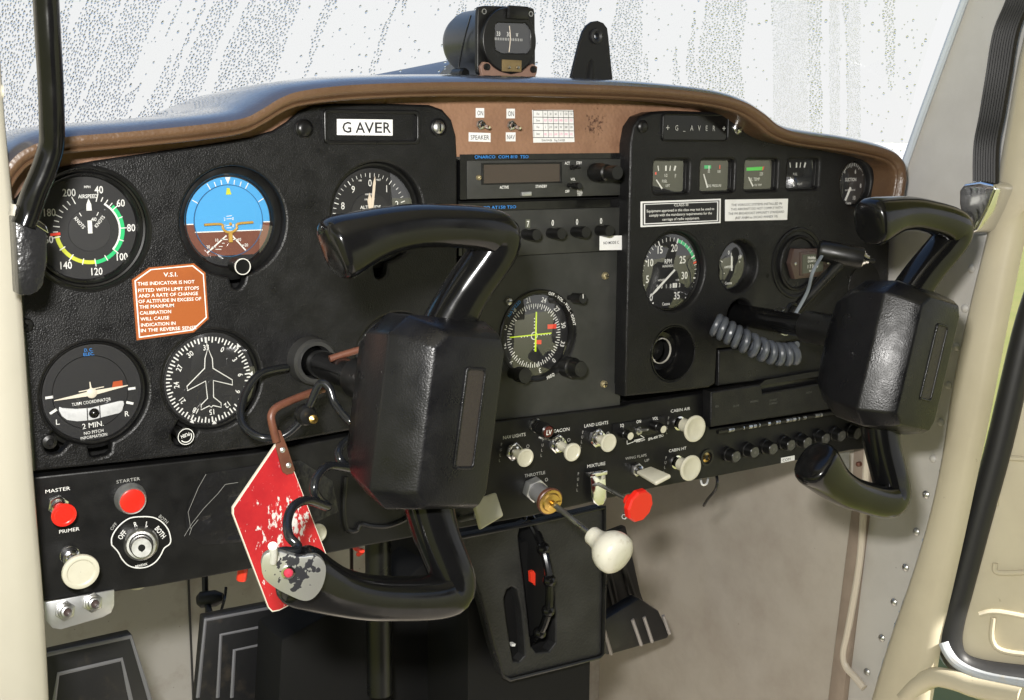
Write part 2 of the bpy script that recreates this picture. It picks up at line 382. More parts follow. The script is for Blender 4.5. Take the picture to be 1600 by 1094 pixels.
def scorched_tan():
    m = M['tan'].copy(); m.name = 'tan_leather_stained'; n = m.node_tree; b = n.nodes['Principled BSDF']
    g = n.nodes.new('ShaderNodeNewGeometry'); ds = n.nodes.new('ShaderNodeVectorMath'); ds.operation = 'DISTANCE'; ds.inputs[1].default_value = at(930, 195, .004)
    n.links.new(g.outputs['Position'], ds.inputs[0]); q = n.nodes.new('ShaderNodeTexNoise'); q.inputs['Scale'].default_value = 260; q.inputs['Detail'].default_value = 8; q.inputs['Roughness'].default_value = .7; n.links.new(g.outputs['Position'], q.inputs['Vector'])
    r_ = n.nodes.new('ShaderNodeMapRange'); r_.inputs[1].default_value = .026; r_.inputs[2].default_value = .006; r_.inputs[3].default_value = -.2; r_.inputs[4].default_value = .09; n.links.new(ds.outputs['Value'], r_.inputs[0])
    ad = n.nodes.new('ShaderNodeMath'); ad.operation = 'ADD'; n.links.new(q.outputs['Fac'], ad.inputs[0]); n.links.new(r_.outputs[0], ad.inputs[1])
    r2 = n.nodes.new('ShaderNodeMapRange'); r2.inputs[1].default_value = .56; r2.inputs[2].default_value = .66; n.links.new(ad.outputs[0], r2.inputs[0])
    mx = n.nodes.new('ShaderNodeMix'); mx.data_type = 'RGBA'; n.links.new(r2.outputs[0], mx.inputs[0]); old = b.inputs['Base Color'].links[0].from_socket
    n.links.new(old, mx.inputs[6]); mx.inputs[7].default_value = (.055, .020, .012, 1)
    n.links.new(mx.outputs[2], b.inputs['Base Color']); return m
M['tan_stain'] = scorched_tan()
def grass():
    return mat('grass', (.16, .17, .035), .8, var=[((.20, .185, .05), 1.5, .4, .7)])
M['grass'] = grass()

# ================================================================== SETTING
XW = 1.10                      # right side wall
SX = F((XW, 0, 0), (0, 1, 0), (0, 0, 1))      # a = y, b = z, c = +x (outwards)
def sxy(px, py, X=XW): q = atx(px, py, X); return (q.y, q.z)
g = MB(); g.add([(-300, -300, -.05), (300, -300, -.05), (300, 300, -.05), (-300, 300, -.05)], [(0, 1, 2, 3)]); struct(g.build('ground', M['grass']))
g = MB(); g.add([(16, 14, -.046), (290, 14, -.046), (290, 290, -.046), (16, 290, -.046)], [(0, 1, 2, 3)]); struct(g.build('added_pale_ground', mat('added_ground_white', (.52, .51, .48), .8, var=[((.44, .43, .40), .4, .4, .7)])))  # pale ground added so the windshield's lower right corner blows out white
g = MB(); g.box(F((0, 0, 0)), .08, 1.16, 1.70, 1.74, .13, 1.9); struct(g.build('unseen_cabin_roof', M['cream2']))  # out of view, added to keep overhead sky light off the panel
g = MB(); g.box(F((0, 0, 0)), -3.5, .06, 1.76, 1.9, -.5, 1.2); g.box(F((0, 0, 0)), 1.18, 4.2, 1.76, 1.9, -.5, 1.2); struct(g.build('unseen_wing', M['cream2']))  # unseen both sides, added to block sky and sun above the cabin
g = MB(); g.box(F((0, 0, 0)), -.02, 1.13, .2, 1.235, -.52, -.50); fw_ = struct(g.build('firewall', M['sheet']))
g = MB()
q = at(298, 1000, .5); g.box(F((0, 0, 0)), q.x - .0012, q.x + .0012, .2, .99, -.502, -.4985)
q = at(322, 960, .5); g.box(F((0, 0, 0)), q.x - .001, q.x + .001, .2, .99, -.502, -.4985); g.build('seam', M['rubber'], fw_)
g = MB(); g.box(F((0, 0, 0)), .0, 1.12, .17, .20, -.55, 1.4); struct(g.build('cabin_floor', M['wall']))
g = MB(); P_ = F((0, 0, 0))
g.box(P_, .02, 1.18, .2, 1.70, 1.45, 1.47); g.box(P_, 1.17, 1.18, 1.04, 1.70, 1.10, 1.45); g.box(P_, 1.17, 1.18, 1.58, 1.70, -.05, 1.10); g.box(P_, .02, .03, .2, 1.70, 1.10, 1.45)
struct(g.build('unseen_cabin_shell', mat('unseen_shell_dark', (.055, .052, .048), .8)))  # unseen dark enclosure, added to cut light and reflections from behind the camera
# right side wall forward of the door frame
sw = thing('side_wall', '', '', (XW, .2, .3)); del sw['label'], sw['category']; struct(sw)
pts = [sxy(1335, 690), sxy(1330, 800), sxy(1297, 1067), sxy(1270, 1300), (.52, .2), (.52, 1.02), (.03, 1.02)]
MB().prism(SX, pts, 0, .01).build('kick_panel', M['wall'], sw)
pts = [sxy(1334, 690, 1.094), sxy(1330, 800, 1.094), sxy(1297, 1067, 1.094), sxy(1262, 1350, 1.094), sxy(1290, 1350, 1.094), sxy(1320, 1067, 1.094), sxy(1352, 800, 1.094), sxy(1357, 690, 1.094)]
MB().prism(SX, pts, -.006, .004).build('channel_strip', mat('strip_tan', (.30, .24, .19), .5, var=[((.24, .19, .15), 30, .4, .7)]), sw, bevel=.001)
bead = smooth_path([atx(x, y, 1.094) for x, y in ((1357, 680), (1350, 790), (1343, 880), (1326, 980), (1318, 1020), (1322, 1042), (1336, 1058), (1350, 1075))], 6)
MB().tube(bead, .0042, 10).build('bead', mat('bead_cream', (.56, .50, .41), .35), sw)
MB().lathe(F(atx(1343, 725, 1.093), (0, 1, 0), (0, 0, 1)), [(.003, .004), (.003, -.003), (.0018, -.0045), (.0002, -.005)], 12).build('screw', M['bronze'], sw)
# grey panel and windshield pillar, with rivets
CB = [(1735, -270), (1645, -40), (1600, 60), (1572, 200), (1550, 335), (1532, 420), (1515, 490), (1490, 605), (1474, 715), (1455, 805), (1430, 890), (1395, 990), (1372, 1062), (1330, 1200)]
pl = thing('windshield_pillar', 'grey painted windshield pillar and riveted panel right of the instrument panel', 'pillar', atx(1400, 300, XW))
pts = [sxy(*p) for p in ((1605, -270), (1520, -40), (1505, 0), (1470, 96), (1440, 178), (1415, 248), (1380, 262), (1335, 330), (1330, 500), (1330, 690), (1354, 700), (1354, 800), (1330, 930), (1318, 1010), (1326, 1050), (1310, 1200))] + [sxy(*p) for p in CB[::-1]]
MB().prism(SX, pts, .003, .02).build('pillar_skin', M['grey'], pl)
edge = [atx(x, y, XW - .001) for x, y in ((1607, -270), (1525, -40), (1507, 0), (1470, 100), (1440, 182), (1416, 250), (1408, 275))]
MB().tube(edge, .0042, 8).build('edge_trim', mat('pillar_edge', (.50, .55, .60), .4), pl)
rv = [(1520, 420), (1510, 482), (1497, 542), (1484, 602), (1472, 660), (1460, 717), (1449, 773), (1434, 831), (1417, 887), (1399, 941), (1380, 997), (1357, 1050)]
for i, p in enumerate(rv):
    fr = F(atx(p[0] - 2, p[1], XW + .003), (0, -1, 0), (0, 0, 1))
    MB().lathe(fr, [(.0046, 0), (.0043, .0012), (.003, .0024), (.0014, .0031), (.0001, .0033)], 14).build('rivet', M['grey'] if i < 6 else M['steel'], pl)
# cream door frame (rounded band along the door opening)
df = thing('door_frame', 'cream painted door frame post on the right with chipped paint', 'door frame', atx(1480, 900, XW))
OB = [(1790, -270), (1700, -40), (1690, 60), (1680, 200), (1640, 300), (1607, 330), (1590, 395), (1565, 520), (1540, 650), (1520, 745), (1500, 840), (1482, 920), (1468, 985), (1440, 1160)]
prof = [(0, .002), (.06, -.006), (.2, -.011), (.5, -.011), (.8, -.009), (.94, -.004), (.99, .003), (1.0, .008)]
vs = []; n = len(prof)
def seg(pts, m=4): return [(q.x, q.y) for q in smooth_path([(a, b, 0) for a, b in pts], m)]
cbs, obs = seg(CB), seg(OB)
for a, b in zip(cbs, obs):
    A = sxy(a[0], a[1]); B = sxy(b[0], b[1])
    for t, c in prof: vs.append(SX(A[0] + (B[0] - A[0]) * t, A[1] + (B[1] - A[1]) * t, c))
g = MB(); g.add(vs, [(i * n + k, i * n + k + 1, (i + 1) * n + k + 1, (i + 1) * n + k) for i in range(len(cbs) - 1) for k in range(n - 1)]); g.build('post', M['cream'], df, sharp=60)
sl = smooth_path([atx(x + 1, y, XW - .001) for x, y in ((1478, 700), (1470, 745), (1456, 808), (1431, 892), (1396, 992), (1374, 1062))], 6)
MB().tube(sl, [.002 + .0016 * abs(math.sin(i * 1.7)) for i in range(len(sl))], 8).build('sealant_bead', M['seal'], df)
sill = [atx(x, y, 1.105) for x, y in ((1474, 1004), (1480, 1018), (1494, 1036), (1520, 1051), (1560, 1062), (1640, 1074))]
MB().tube(smooth_path(sill, 5), .0055, 10).build('sill', mat('sill_white', (.44, .47, .50), .4, var=[((.48, .44, .36), 60, .55, .75)]), df)
lump = [atx(x, y, 1.098) for x, y in ((1415, 1090), (1438, 1068), (1462, 1058), (1495, 1064), (1530, 1076), (1600, 1090))]
MB().tube(smooth_path(lump, 4), .011, 12).build('sill_padding', M['cream'], df)
rc = random.Random(5)
for i in range(34):      # flaked paint along the joint
    t_ = rc.random(); q = sl[int(t_ * (len(sl) - 1))]; w_ = rc.uniform(.001, .004); h_ = rc.uniform(.0015, .006); cr_ = rc.random() < .4; fr = F((XW - .0098 if cr_ else XW + .0028, q.y - (rc.uniform(.007, .013) if cr_ else rc.uniform(-.006, .0)), q.z + rc.uniform(-.004, .004)), (0, -1, 0), (0, 0, 1)); w_, h_ = (w_ * .4, h_ * .5) if cr_ else (w_, h_)
    MB().prism(fr, [(w_ * math.cos(k_) * rc.uniform(.4, 1), h_ * math.sin(k_) * rc.uniform(.4, 1)) for k_ in (0, .9, 1.8, 2.7, 3.6, 4.5, 5.4)], -.0012, .0006).build('paint_flake', M['seal'] if i % 2 else M['rubber'], df)
# door with its rubber seal
dr = thing('cabin_door', 'cream inner skin of the right cabin door with black rubber seal', 'door', atx(1560, 1000, 1.15))
DI = [(1680, 250), (1640, 420), (1610, 520), (1570, 690), (1540, 800), (1512, 905), (1496, 965), (1492, 1000), (1502, 1028), (1530, 1044), (1590, 1054), (1700, 1064)]
DO = Vector((1.135, -.115, 0)); DU = Vector((-.60, .80, 0)); SD = F(DO, DU, (0, 0, 1))      # door swung open about its front edge
def dpt_(px, py, c=0):
    d = ray(px, py); o = DO + SD.w * c; return CAM + d * ((o - CAM).dot(SD.w) / d.dot(SD.w))
dl = lambda px, py: SD.loc(dpt_(px, py))
MB().prism(SD, [dl(x, y) for x, y in DI] + [dl(1800, 1075), dl(1800, 240)], 0, .03).build('inner_skin', M['cream'], dr, bevel=.004)
g = MB(); g.tube(smooth_path([dpt_(x - 8, y + 2, -.003) for x, y in DI], 5), .0135, 12); g.build('seal', M['rubber'], dr)
g = MB(); g.tube(smooth_path([dpt_(x - 22, y + 4, .002) for x, y in DI], 5), .0055, 8); g.build('seal_lip', M['seal'], dr)
for pp in ([(1556, 790), (1560, 720), (1580, 716), (1640, 720)], [(1555, 880), (1560, 895), (1620, 893)], [(1530, 960), (1560, 956), (1640, 972)], [(1552, 965), (1550, 1000), (1570, 1018), (1640, 1026)]):
    MB().tube(smooth_path([dpt_(x, y, -.0012) for x, y in pp], 5), .003, 8).build('pressed_rib', M['cream'], dr)
# left door post, close to the camera
lp = thing('door_post', 'pale cream door post at the left edge beside the airspeed dial', 'door post', at(40, 900, -.06))
LB = [(-24, -270), (-8, -40), (-2, 60), (4, 140), (10, 215), (24, 360), (35, 480), (52, 740), (68, 940), (75, 1067), (80, 1180)]
vs = []; prof = [(0, .012), (.0, 0), (-.0015, -.004), (-.006, -.008), (-.02, -.014), (-.06, -.02), (-.12, -.02)]; n = len(prof)
for x, y in seg(LB):
    q = at(x, y, -.05)
    for dx, dy in prof: vs.append(q + Vector((dx, dy, 0)))
g = MB(); g.add(vs, [(i * n + k, (i + 1) * n + k, (i + 1) * n + k + 1, i * n + k + 1) for i in range(len(seg(LB)) - 1) for k in range(n - 1)]); g.build('post_skin', M['cream2'], lp, sharp=60)
q = at(4, 143, -.052); MB().lathe(F(q, (0, -1, 0), (0, 0, 1)), [(.0045, 0), (.004, .0012), (.0025, .002), (.0002, .0024)], 14).build('rivet', M['cream2'], lp)

# ------------------------------------------------------------------ glareshield
GP = [(0, 285), (14, 262), (40, 238), (90, 221), (200, 211), (320, 199), (378, 190), (408, 176), (440, 157), (476, 146), (560, 137), (700, 133), (830, 134), (1000, 140), (1105, 150), (1158, 163), (1190, 182), (1214, 201), (1250, 213), (1330, 225), (1385, 238), (1406, 254), (1411, 275), (1408, 300), (1400, 345)]
YG = -.045
gpath = smooth_path([at(x, y, YG) for x, y in GP], 5)
prof = [(.06, -.0075), (.014, -.0078), (.010, -.0088), (.004, -.0088), (.0015, -.0080), (.0012, -.0068), (.0025, -.0060), (.001, -.0050), (-.0032, -.0035), (-.0040, -.0005), (-.0030, .0022), (.001, .0048), (.008, .0070), (.025, .0088), (.05, .0100), (.1, .009), (.2, .004), (.42, -.02)]
def sweep(prof, y0=None):
    vs = []; n = len(prof)
    for i, p in enumerate(gpath):
        a = gpath[max(i - 1, 0)]; b = gpath[min(i + 1, len(gpath) - 1)]; t = (b - a).normalized(); nz = Vector((-t.z, 0, t.x))
        lim = min(1, max(.0, (XW - .002 - p.x) / .012))
        for dy, dz in prof:
            k = 1 if dy < .02 else max(0, 1 - (dy - .02) / .1)
            nn = nz * k + Vector((0, 0, 1)) * (1 - k)
            vs.append(p + Vector((0, dy, 0)) + nn * dz)
    return vs, [(i * n + k, (i + 1) * n + k, (i + 1) * n + k + 1, i * n + k + 1) for i in range(len(gpath) - 1) for k in range(n - 1)]
gs = thing('glareshield', 'padded brown vinyl glareshield with rolled edge above the instrument panel', 'glareshield', at(700, 133, YG))
vs, fs = sweep(prof[:6]); MB().add(vs, fs).build('under_lip', M['brown'], gs, sharp=70)
vs, fs = sweep(prof[5:11]); MB().add(vs, fs).build('rolled_edge', M['brown'], gs, sharp=70)
vs, fs = sweep(prof[10:]); MB().add(vs, fs).build('deck', M['deck'], gs, sharp=70)
# ------------------------------------------------------------------ windshield with rain
BW = [(.10, .02), (.16, .10), (.24, .19), (.34, .27), (.47, .325), (.62, .345), (.77, .325), (.90, .27), (1.0, .19), (1.06, .11), (1.10, .005)]
TWd = [(.10, -.22), (.16, -.17), (.25, -.12), (.36, -.075), (.48, -.045), (.62, -.035), (.76, -.045), (.88, -.075), (.99, -.12), (1.06, -.14), (1.11, -.16)]
Z0, Z1 = 1.16, 1.62
bw = smooth_path([(a, b, Z0) for a, b in BW], 6); tw = smooth_path([(a, b, Z1) for a, b in TWd], 6)
def S(u, v):
    x = u * (len(bw) - 1); i = min(int(x), len(bw) - 2); t = x - i
    a = bw[i].lerp(bw[i + 1], t); b = tw[i].lerp(tw[i + 1], t); p = a.lerp(b, v)
    p.y += .03 * math.sin(math.pi * v); return p
def Sn(u, v):
    a = S(min(u + .004, 1), v) - S(max(u - .004, 0), v); b = S(u, v + .01) - S(u, v - .01); return a.cross(b).normalized() * -1
NU, NV = 70, 12
ws = thing('windshield', 'curved clear windshield wet with rain above the glareshield', 'windshield', S(.5, 0))
g = MB(); g.add([S(i / NU, j / NV) for i in range(NU + 1) for j in range(NV + 1)], [(i * (NV + 1) + j, (i + 1) * (NV + 1) + j, (i + 1) * (NV + 1) + j + 1, i * (NV + 1) + j + 1) for i in range(NU) for j in range(NV)])
g.build('pane', M['shield'], ws, sharp=80)
def drops():
    g = MB(); V = []; FS = []
    def drop(u, v, r, el=1.0, seg_=7):
        p = S(u, v); n = Sn(u, v)
        if n.y < 0: n = -n
        up = Vector((0, 0, 1)) - n * n.z; up.normalize(); si = up.cross(n)
        p = p + n * .0012; b = len(V); h = r * random.uniform(.15, .28)
        j = [random.uniform(.82, 1.18) for _ in range(seg_)]
        for k, (rr, hh) in enumerate(((1, 0), (.80, .55), (.42, .9))):
            for i in range(seg_):
                t = 2 * math.pi * i / seg_; q = r * rr * j[i]
                V.append(p + si * (q * math.cos(t)) + up * (q * math.sin(t) * el) + n * (h * hh))
        V.append(p + n * h)
        for k in range(2):
            for i in range(seg_): l = (i + 1) % seg_; FS.append((b + k * seg_ + i, b + k * seg_ + l, b + (k + 1) * seg_ + l, b + (k + 1) * seg_ + i))
        for i in range(seg_): FS.append((b + 2 * seg_ + i, b + 2 * seg_ + (i + 1) % seg_, b + 3 * seg_))
        FS.append(tuple(b + i for i in range(seg_))[::-1])
    def proj(p):
        d = p - CAM; z = d.dot(CF); return 800 + FPX * d.dot(CR) / z, 547 - FPX * d.dot(CU) / z
    # bands of condensation and the clear tracks that running water left between them
    from mathutils import noise as NZ
    cnt = 0
    grid = {}
    for _ in range(280000):
        u = random.random(); v = random.uniform(.08, .74)
        p = S(u, v); x, y = proj(p)
        if not (-40 < x < 1560 and -80 < y < 240): continue
        # lean of the water tracks, steep on the left, upright on the right
        lean = .42 if x < 500 else max(.0, .42 - (x - 500) / 1500)
        s_ = x + (y - 100) * lean + 9 * NZ.noise(Vector((x * .004, y * .012, 3)))
        w = NZ.noise(Vector((s_ * .021, 1.3, .0015 * y))) + .55 * NZ.noise(Vector((s_ * .06, 7.7, .003 * y)))
        left = 1 if x < 480 else (.75 if x < 640 else .55)
        band = w > (-.20 if x < 430 else .06 if x < 1000 else .14)
        if 1208 < x < 1262 or 1296 < x < 1312 or 1325 < x < 1344: band = True; fog = True
        else: fog = False
        if x > 1360: band = w > .5
        if band:
            r = random.uniform(.0008, .0013) if not fog else random.uniform(.00035, .0006)
            if x > 640 and not fog: r *= random.choice((.7, .8, 1, 1.1))
            sp_ = 2.45 * r
        else:
            if random.random() > (.012 if x < 640 else .010): continue
            r = random.choice((.0006, .0007, .0009, .0012, .0015)); sp_ = 5 * r
        if fog and random.random() > .8: continue
        key = (int(p.x / .004), int(p.y / .004), int(p.z / .004)); ok = True
        for dx in (-1, 0, 1):
            for dy in (-1, 0, 1):
                for dz in (-1, 0, 1):
                    for qp, qr in grid.get((key[0] + dx, key[1] + dy, key[2] + dz), ()):
                        if (qp - p).length < (sp_ + qr) * .5: ok = False; break
                    if not ok: break
                if not ok: break
            if not ok: break
        if not ok: continue
        grid.setdefault(key, []).append((p, sp_)); cnt += 1
        drop(u, v, r, random.uniform(.9, 1.5), 6 if fog else 7)
    print('DROPS', cnt)
    g.v = V; g.f = [list(f) for f in FS]; g.m = [0] * len(FS)
    o = g.build('rain_drops', M['water'], ws, sharp=180); o['kind'] = 'stuff'; return o
drops()
# hump made up for a dark shape past the compass, taken for a reflection
g = MB(); vs = []; fs = []; N1, N2 = 14, 6
c0 = at(735, 100, .55)
for i in range(N2 + 1):
    y = .55 + .25 * i / N2
    for k in range(N1 + 1):
        t = math.pi * k / N1; vs.append((c0.x + .085 * math.cos(t), y, 1.22 + (c0.z - 1.22 + .010) * math.sin(t) * (1 - .1 * i / N2)))
g.add(vs, [(i * (N1 + 1) + k, (i + 1) * (N1 + 1) + k, (i + 1) * (N1 + 1) + k + 1, i * (N1 + 1) + k + 1) for i in range(N2) for k in range(N1)])
g.add([vs[k] for k in range(N1 + 1)], [tuple(range(N1 + 1))])
tag(g.build('reflection_hump', M['hump']), 'grey blue nose cowling seen through the windshield behind the compass', 'cowling')

# ================================================================== INSTRUMENT PANEL
P0 = F((0, 0, 0))
def pz(px, py, Y=0.0): q = at(px, py, Y); return (q.x, q.z)
def pzs(l, Y=0.0): return [pz(x, y, Y) for x, y in l]
def projx(p):
    d = p - CAM; z = d.dot(CF); return 800 + FPX * d.dot(CR) / z
def solveY(base, hx):
    lo, hi = -.4, base.y
    for _ in range(40):
        m_ = (lo + hi) / 2
        if projx(Vector((base.x, m_, base.z))) > hx: lo = m_
        else: hi = m_
    return (lo + hi) / 2
def AF(p0, p1):
    w = (p1 - p0).normalized(); u = Vector((0, 0, 1)).cross(w) * -1
    u = (Vector((1, 0, 0)) - w * w.x).normalized() if abs(w.x) < .9 else Vector((0, 1, 0)); v = w.cross(u)
    return F(p0, u, v)
def polar_union(c, r, extra, n=96):
    out = []
    for i in range(n):
        t = 2 * math.pi * i / n; d = (math.cos(t), math.sin(t)); R_ = r
        for ex, ey, er in extra:
            dx, dz = ex - c[0], ey - c[1]; b = dx * d[0] + dz * d[1]; q = b * b - (dx * dx + dz * dz - er * er)
            if q > 0 and b > 0: R_ = max(R_, b + math.sqrt(q))
        out.append((c[0] + R_ * d[0], c[1] + R_ * d[1]))
    return out
ip = thing('instrument_panel', 'black grained aeroplane instrument panel with tan leather upper strip', 'instrument panel', (.64, .02, .92))
CEN = dict(ASI=pz(139, 358), AI=(.3455, 1.1839), ALT=(.4689, 1.1863), TC=(.2354, 1.0620), DG=(.3243, 1.0628), VSI=pz(622, 562))
RH = dict(ASI=.0432, AI=.0420, ALT=.0419, TC=.0388, DG=.0392, VSI=.0400)
k_ = vpx(at(140, 360))
def ex(px, py, rpx): q = at(px, py); return (q.x, q.z, rpx * vpx(q))
holes = [polar_union(CEN['ASI'], RH['ASI'], []), polar_union(CEN['AI'], RH['AI'], [ex(371, 441, 11)]), polar_union(CEN['ALT'], RH['ALT'], [ex(594, 423, 13)]),
         polar_union(CEN['TC'], RH['TC'], [ex(86, 694, 17), ex(150, 704, 12), ex(163, 701, 12)]), polar_union(CEN['DG'], RH['DG'], [ex(287, 680, 19)]),
         circ(RH['VSI'], 56, *CEN['VSI']), circ(.0175, 40, *pz(484, 562))]
LO = [(54, 737), (48, 640), (30, 420), (18, 345), (24, 312), (48, 280), (90, 262), (150, 251), (240, 238), (330, 225), (395, 214), (428, 204), (450, 190), (468, 174), (488, 165), (520, 162), (600, 162), (672, 164), (692, 171), (706, 187), (713, 212), (715, 250), (715, 400), (714, 641), (700, 650), (553, 672), (400, 700), (200, 722)]
MB().plate(P0, pzs(LO), holes, -.008, 0, .0022).build('left_overlay', M['panel'], ip)
g = MB(); g.box(P0, .185, 1.095, .93, 1.215, -.036, -.034); g.build('back_plate', M['matte'], ip)
# tan leather board between overlays and glareshield
top = [(p.x, p.z - .004) for p in gpath[2:-2]]
ret = pzs([(1398, 320), (1370, 262), (1200, 225), (1150, 200), (1040, 190), (1003, 200), (992, 245), (705, 245), (696, 195), (665, 180), (500, 178), (455, 200), (330, 232), (240, 244), (150, 256), (90, 268), (45, 290), (12, 320)], .004)
MB().prism(P0, top + ret, -.008, -.004).build('leather_strip', M['tan_stain'], ip)
# lower switch panel
LPn = [(52, 745), (200, 729), (400, 707), (553, 679), (714, 660), (780, 657), (972, 634), (985, 630), (1108, 612), (1108, 670), (1200, 657), (1325, 638), (1357, 636), (1361, 700), (1325, 704), (1230, 722), (1130, 742), (1027, 761), (940, 781), (830, 806), (700, 829), (560, 855), (390, 889), (240, 916), (68, 940), (60, 850)]
MB().plate(P0, pzs(LPn, .003), [], -.012, -.002, .0016).build('switch_panel', M['lower'], ip)
# crumpled blanking sheet left of the lock
CP = [(292, 822), (291, 812), (297, 783), (322, 741), (400, 728), (470, 720), (520, 752), (530, 800), (440, 842), (352, 850), (318, 852), (298, 838)]
g = MB(); cpz = pzs(CP, 0); cc = (sum(p[0] for p in cpz) / len(cpz), sum(p[1] for p in cpz) / len(cpz))
vs = []; nr = 9
for j in range(nr + 1):
    for p in cpz:
        t = j / nr; x = cc[0] + (p[0] - cc[0]) * t; z = cc[1] + (p[1] - cc[1]) * t; vs.append((x, z, (random.uniform(0, .0022) if 0 < j < nr else (0.0005 if j == nr else .001))))
n = len(cpz); g.add([P0(a, b, -.0015 + c) for a, b, c in vs], [(j * n + i, (j + 1) * n + i, (j + 1) * n + (i + 1) % n, j * n + (i + 1) % n) for j in range(nr) for i in range(n)])
g.build('blanking_sheet', mat('creased_sheet', (.009, .009, .01), .3, bump=[('n', 90, .4, .003)]), ip, sharp=22)
for ln in ([(322, 741), (310, 762), (294, 800), (298, 826)], [(352, 757), (340, 772), (318, 795), (300, 818), (288, 838)], [(310, 812), (300, 824), (296, 836)], [(352, 757), (372, 754)]):
    MB().tube([at(x, y, -.0018) for x, y in ln], .00022, 6).build('tape_edge', mat('tape_edge', (.22, .22, .21), .5), ip)
def screw(px, py, Y, rp, m, parent, slot=True, name='screw'):
    q = at(px, py, Y); k = vpx(q); fr = F(q); r = rp * k
    g = MB(); g.lathe(fr, [(r, -.001), (r, .0012), (r * .8, .0026), (r * .45, .0033)], 20, cap1=True); o = g.build(name, m, parent)
    if slot:
        g = MB(); a = random.uniform(0, 180)
        for da in ((0, 90) if slot == 'x' else (0,)):
            f2 = fr.off(0, 0, 0, a + da); g.box(f2, -r * .62, r * .62, -r * .11, r * .11, .0005, .0035)
        g.build('slot', M['matte'], o)
    return o
screw(475, 201, 0, 13, M['black'], ip, False); screw(685, 199, 0, 10.5, M['steel'], ip); screw(41, 508, 0, 11, M['black'], ip, 'x')
k = vpx(at(475, 201))
for px_, py_, r_ in ((475, 201, 15), (685, 199, 15)): MB().lathe(PF(px_, py_), [(r_ * k, -.001), (r_ * k * .99, .0015), (r_ * k * .9, .002), (r_ * k * .85, .0005)], 28).build('screw_seat', M['black'], ip)
# identification holder left
def frame_rect(l, r_, t, b, Y, wd, h, parent, name):
    A = pz(l, b, Y); B = pz(r_, t, Y)
    g = MB(); g.plate(F((0, Y, 0)), rrect(A[0], B[0], A[1], B[1], .004), [rrect(A[0] + wd, B[0] - wd, A[1] + wd, B[1] - wd, .003)], -.0005, h, .0008)
    return g.build(name, M['black'], parent)
frame_rect(505, 654, 173, 225, 0, .0028, .0028, ip, 'label_holder')
# right overlay
YR = -.012
RO = [(977, 620), (981, 420), (985, 225), (990, 198), (1001, 182), (1020, 175), (1050, 173), (1140, 176), (1172, 184), (1192, 200), (1212, 215), (1250, 222), (1320, 232), (1366, 243), (1388, 260), (1396, 285), (1393, 330), (1388, 440), (1380, 520), (1300, 528), (1121, 545), (1118, 600), (1108, 606), (1050, 613)]
CEN.update(TACH=(.8786 * .9, 1.25 - .1438 * .9), AMM=(.9726 * .9, 1.25 - .1429 * .9), SUC=(1.158 * .9, 1.25 - .0534 * .9))
FR = F((0, YR, 0))
def c2(px, py, Y=YR): return pz(px, py, Y)
sqs = [(1022.5, 1077, 249, 303.5), (1096, 1147, 248.5, 301.5), (1165.5, 1215, 248, 299), (1231.5, 1279, 247.5, 297)]
def sqr(s, Y=YR):
    l, r_, t, b = s; tl = pz(l, t + 1, Y); br = pz(r_, b - 2, Y); return tl[0], br[0], br[1], tl[1]
TR, AR, SR = .0385, .0258, .0238
tcn, acn, scn = c2(1054.5, 425), c2(1154.7, 417), c2(1337.5, 287)
hcn, lcn, shn = c2(1246, 411), c2(1051.5, 552.5), c2(1156, 494)
holes = [rrect(*sqr(s), .004) for s in sqs] + [circ(TR, 56, *tcn), circ(AR, 48, *acn), circ(SR, 48, *scn), circ(.0265, 48, *lcn), circ(.0165, 40, *shn)]
MB().plate(FR, pzs(RO, YR), holes, -.016, 0, .0025).build('right_overlay', M['panel'], ip)
for a in ((1004, 198), (1153, 200), (1381, 286)): screw(a[0], a[1], YR, 10, M['black'] if a[0] != 1153 else M['steel'], ip, a[0] != 1004)
MB().lathe(PF(1199, 431, YR), [(.0022, .0003), (.0001, .0003)], 12).build('hole', M['matte'], ip)
frame_rect(1033, 1138, 179, 221, YR, .0016, .002, ip, 'label_holder')
MB().rect(F((0, YR, 0)), *(lambda a, b: (a[0], b[0], a[1], b[1]))(pz(1036, 218, YR), pz(1135, 182, YR)), c=.0006).build('label_strip', M['gloss'], ip)
g = MB(); q = PF(1086, 200, YR); kk = vpx(q.o)
A = q.loc(at(1050, 200, YR))[0]; B = q.loc(at(1120, 200, YR))[0]
for i, ch in enumerate('G_AVER'): g.text(q, ch, 8.5 * kk, A + (B - A) * (i + .5) / 6, 0, .0012, sx=.8)
for x in (1042, 1130): g.text(q, '+', 10 * kk, q.loc(at(x, 199, YR))[0], 0, .0012)
g.build('label_lettering', M['dim'], ip)
MB().lathe(PF(1350, 447, YR), [(.025, .0002), (.0247, .0008), (.024, .0004), (.0001, .0004)], 40).build('blank_cover', M['panel'], ip)
# radio bay: dark recess, NAV plate
MB().box(P0, pz(716, 300)[0], pz(984, 300)[0] + .004, pz(800, 664)[1], pz(800, 238)[1], -.020, -.018).build('radio_bay', M['matte'], ip)
YN = .006
np_ = pzs([(722, 404), (972, 391.5), (969, 633), (900, 642), (780, 657), (716, 664)], YN)
MB().plate(F((0, YN, 0)), np_, [circ(.0405, 60, *pz(841, 524.5, YN))], -.003, 0, .0004).build('nav_plate', M['radio'], ip)
screw(945, 431, YN, 6, M['gold_screw'], ip, 'x'); screw(943, 600, YN, 6, M['gold_screw'], ip, 'x'); screw(794, 471, YN, 6.5, M['steel'], ip)
MB().box(P0, pz(975, 240)[0] - .0008, pz(975, 240)[0], pz(972, 600)[1], pz(972, 250)[1], -.006, -.002).build('bay_edge', M['matte'], ip)
# left edge strip of the bay, worn metal
MB().box(P0, pz(716.5, 300)[0], pz(719, 300)[0], pz(716, 310)[1], pz(716, 250)[1], -.016, -.008).build('bay_edge', M['steel'], ip)
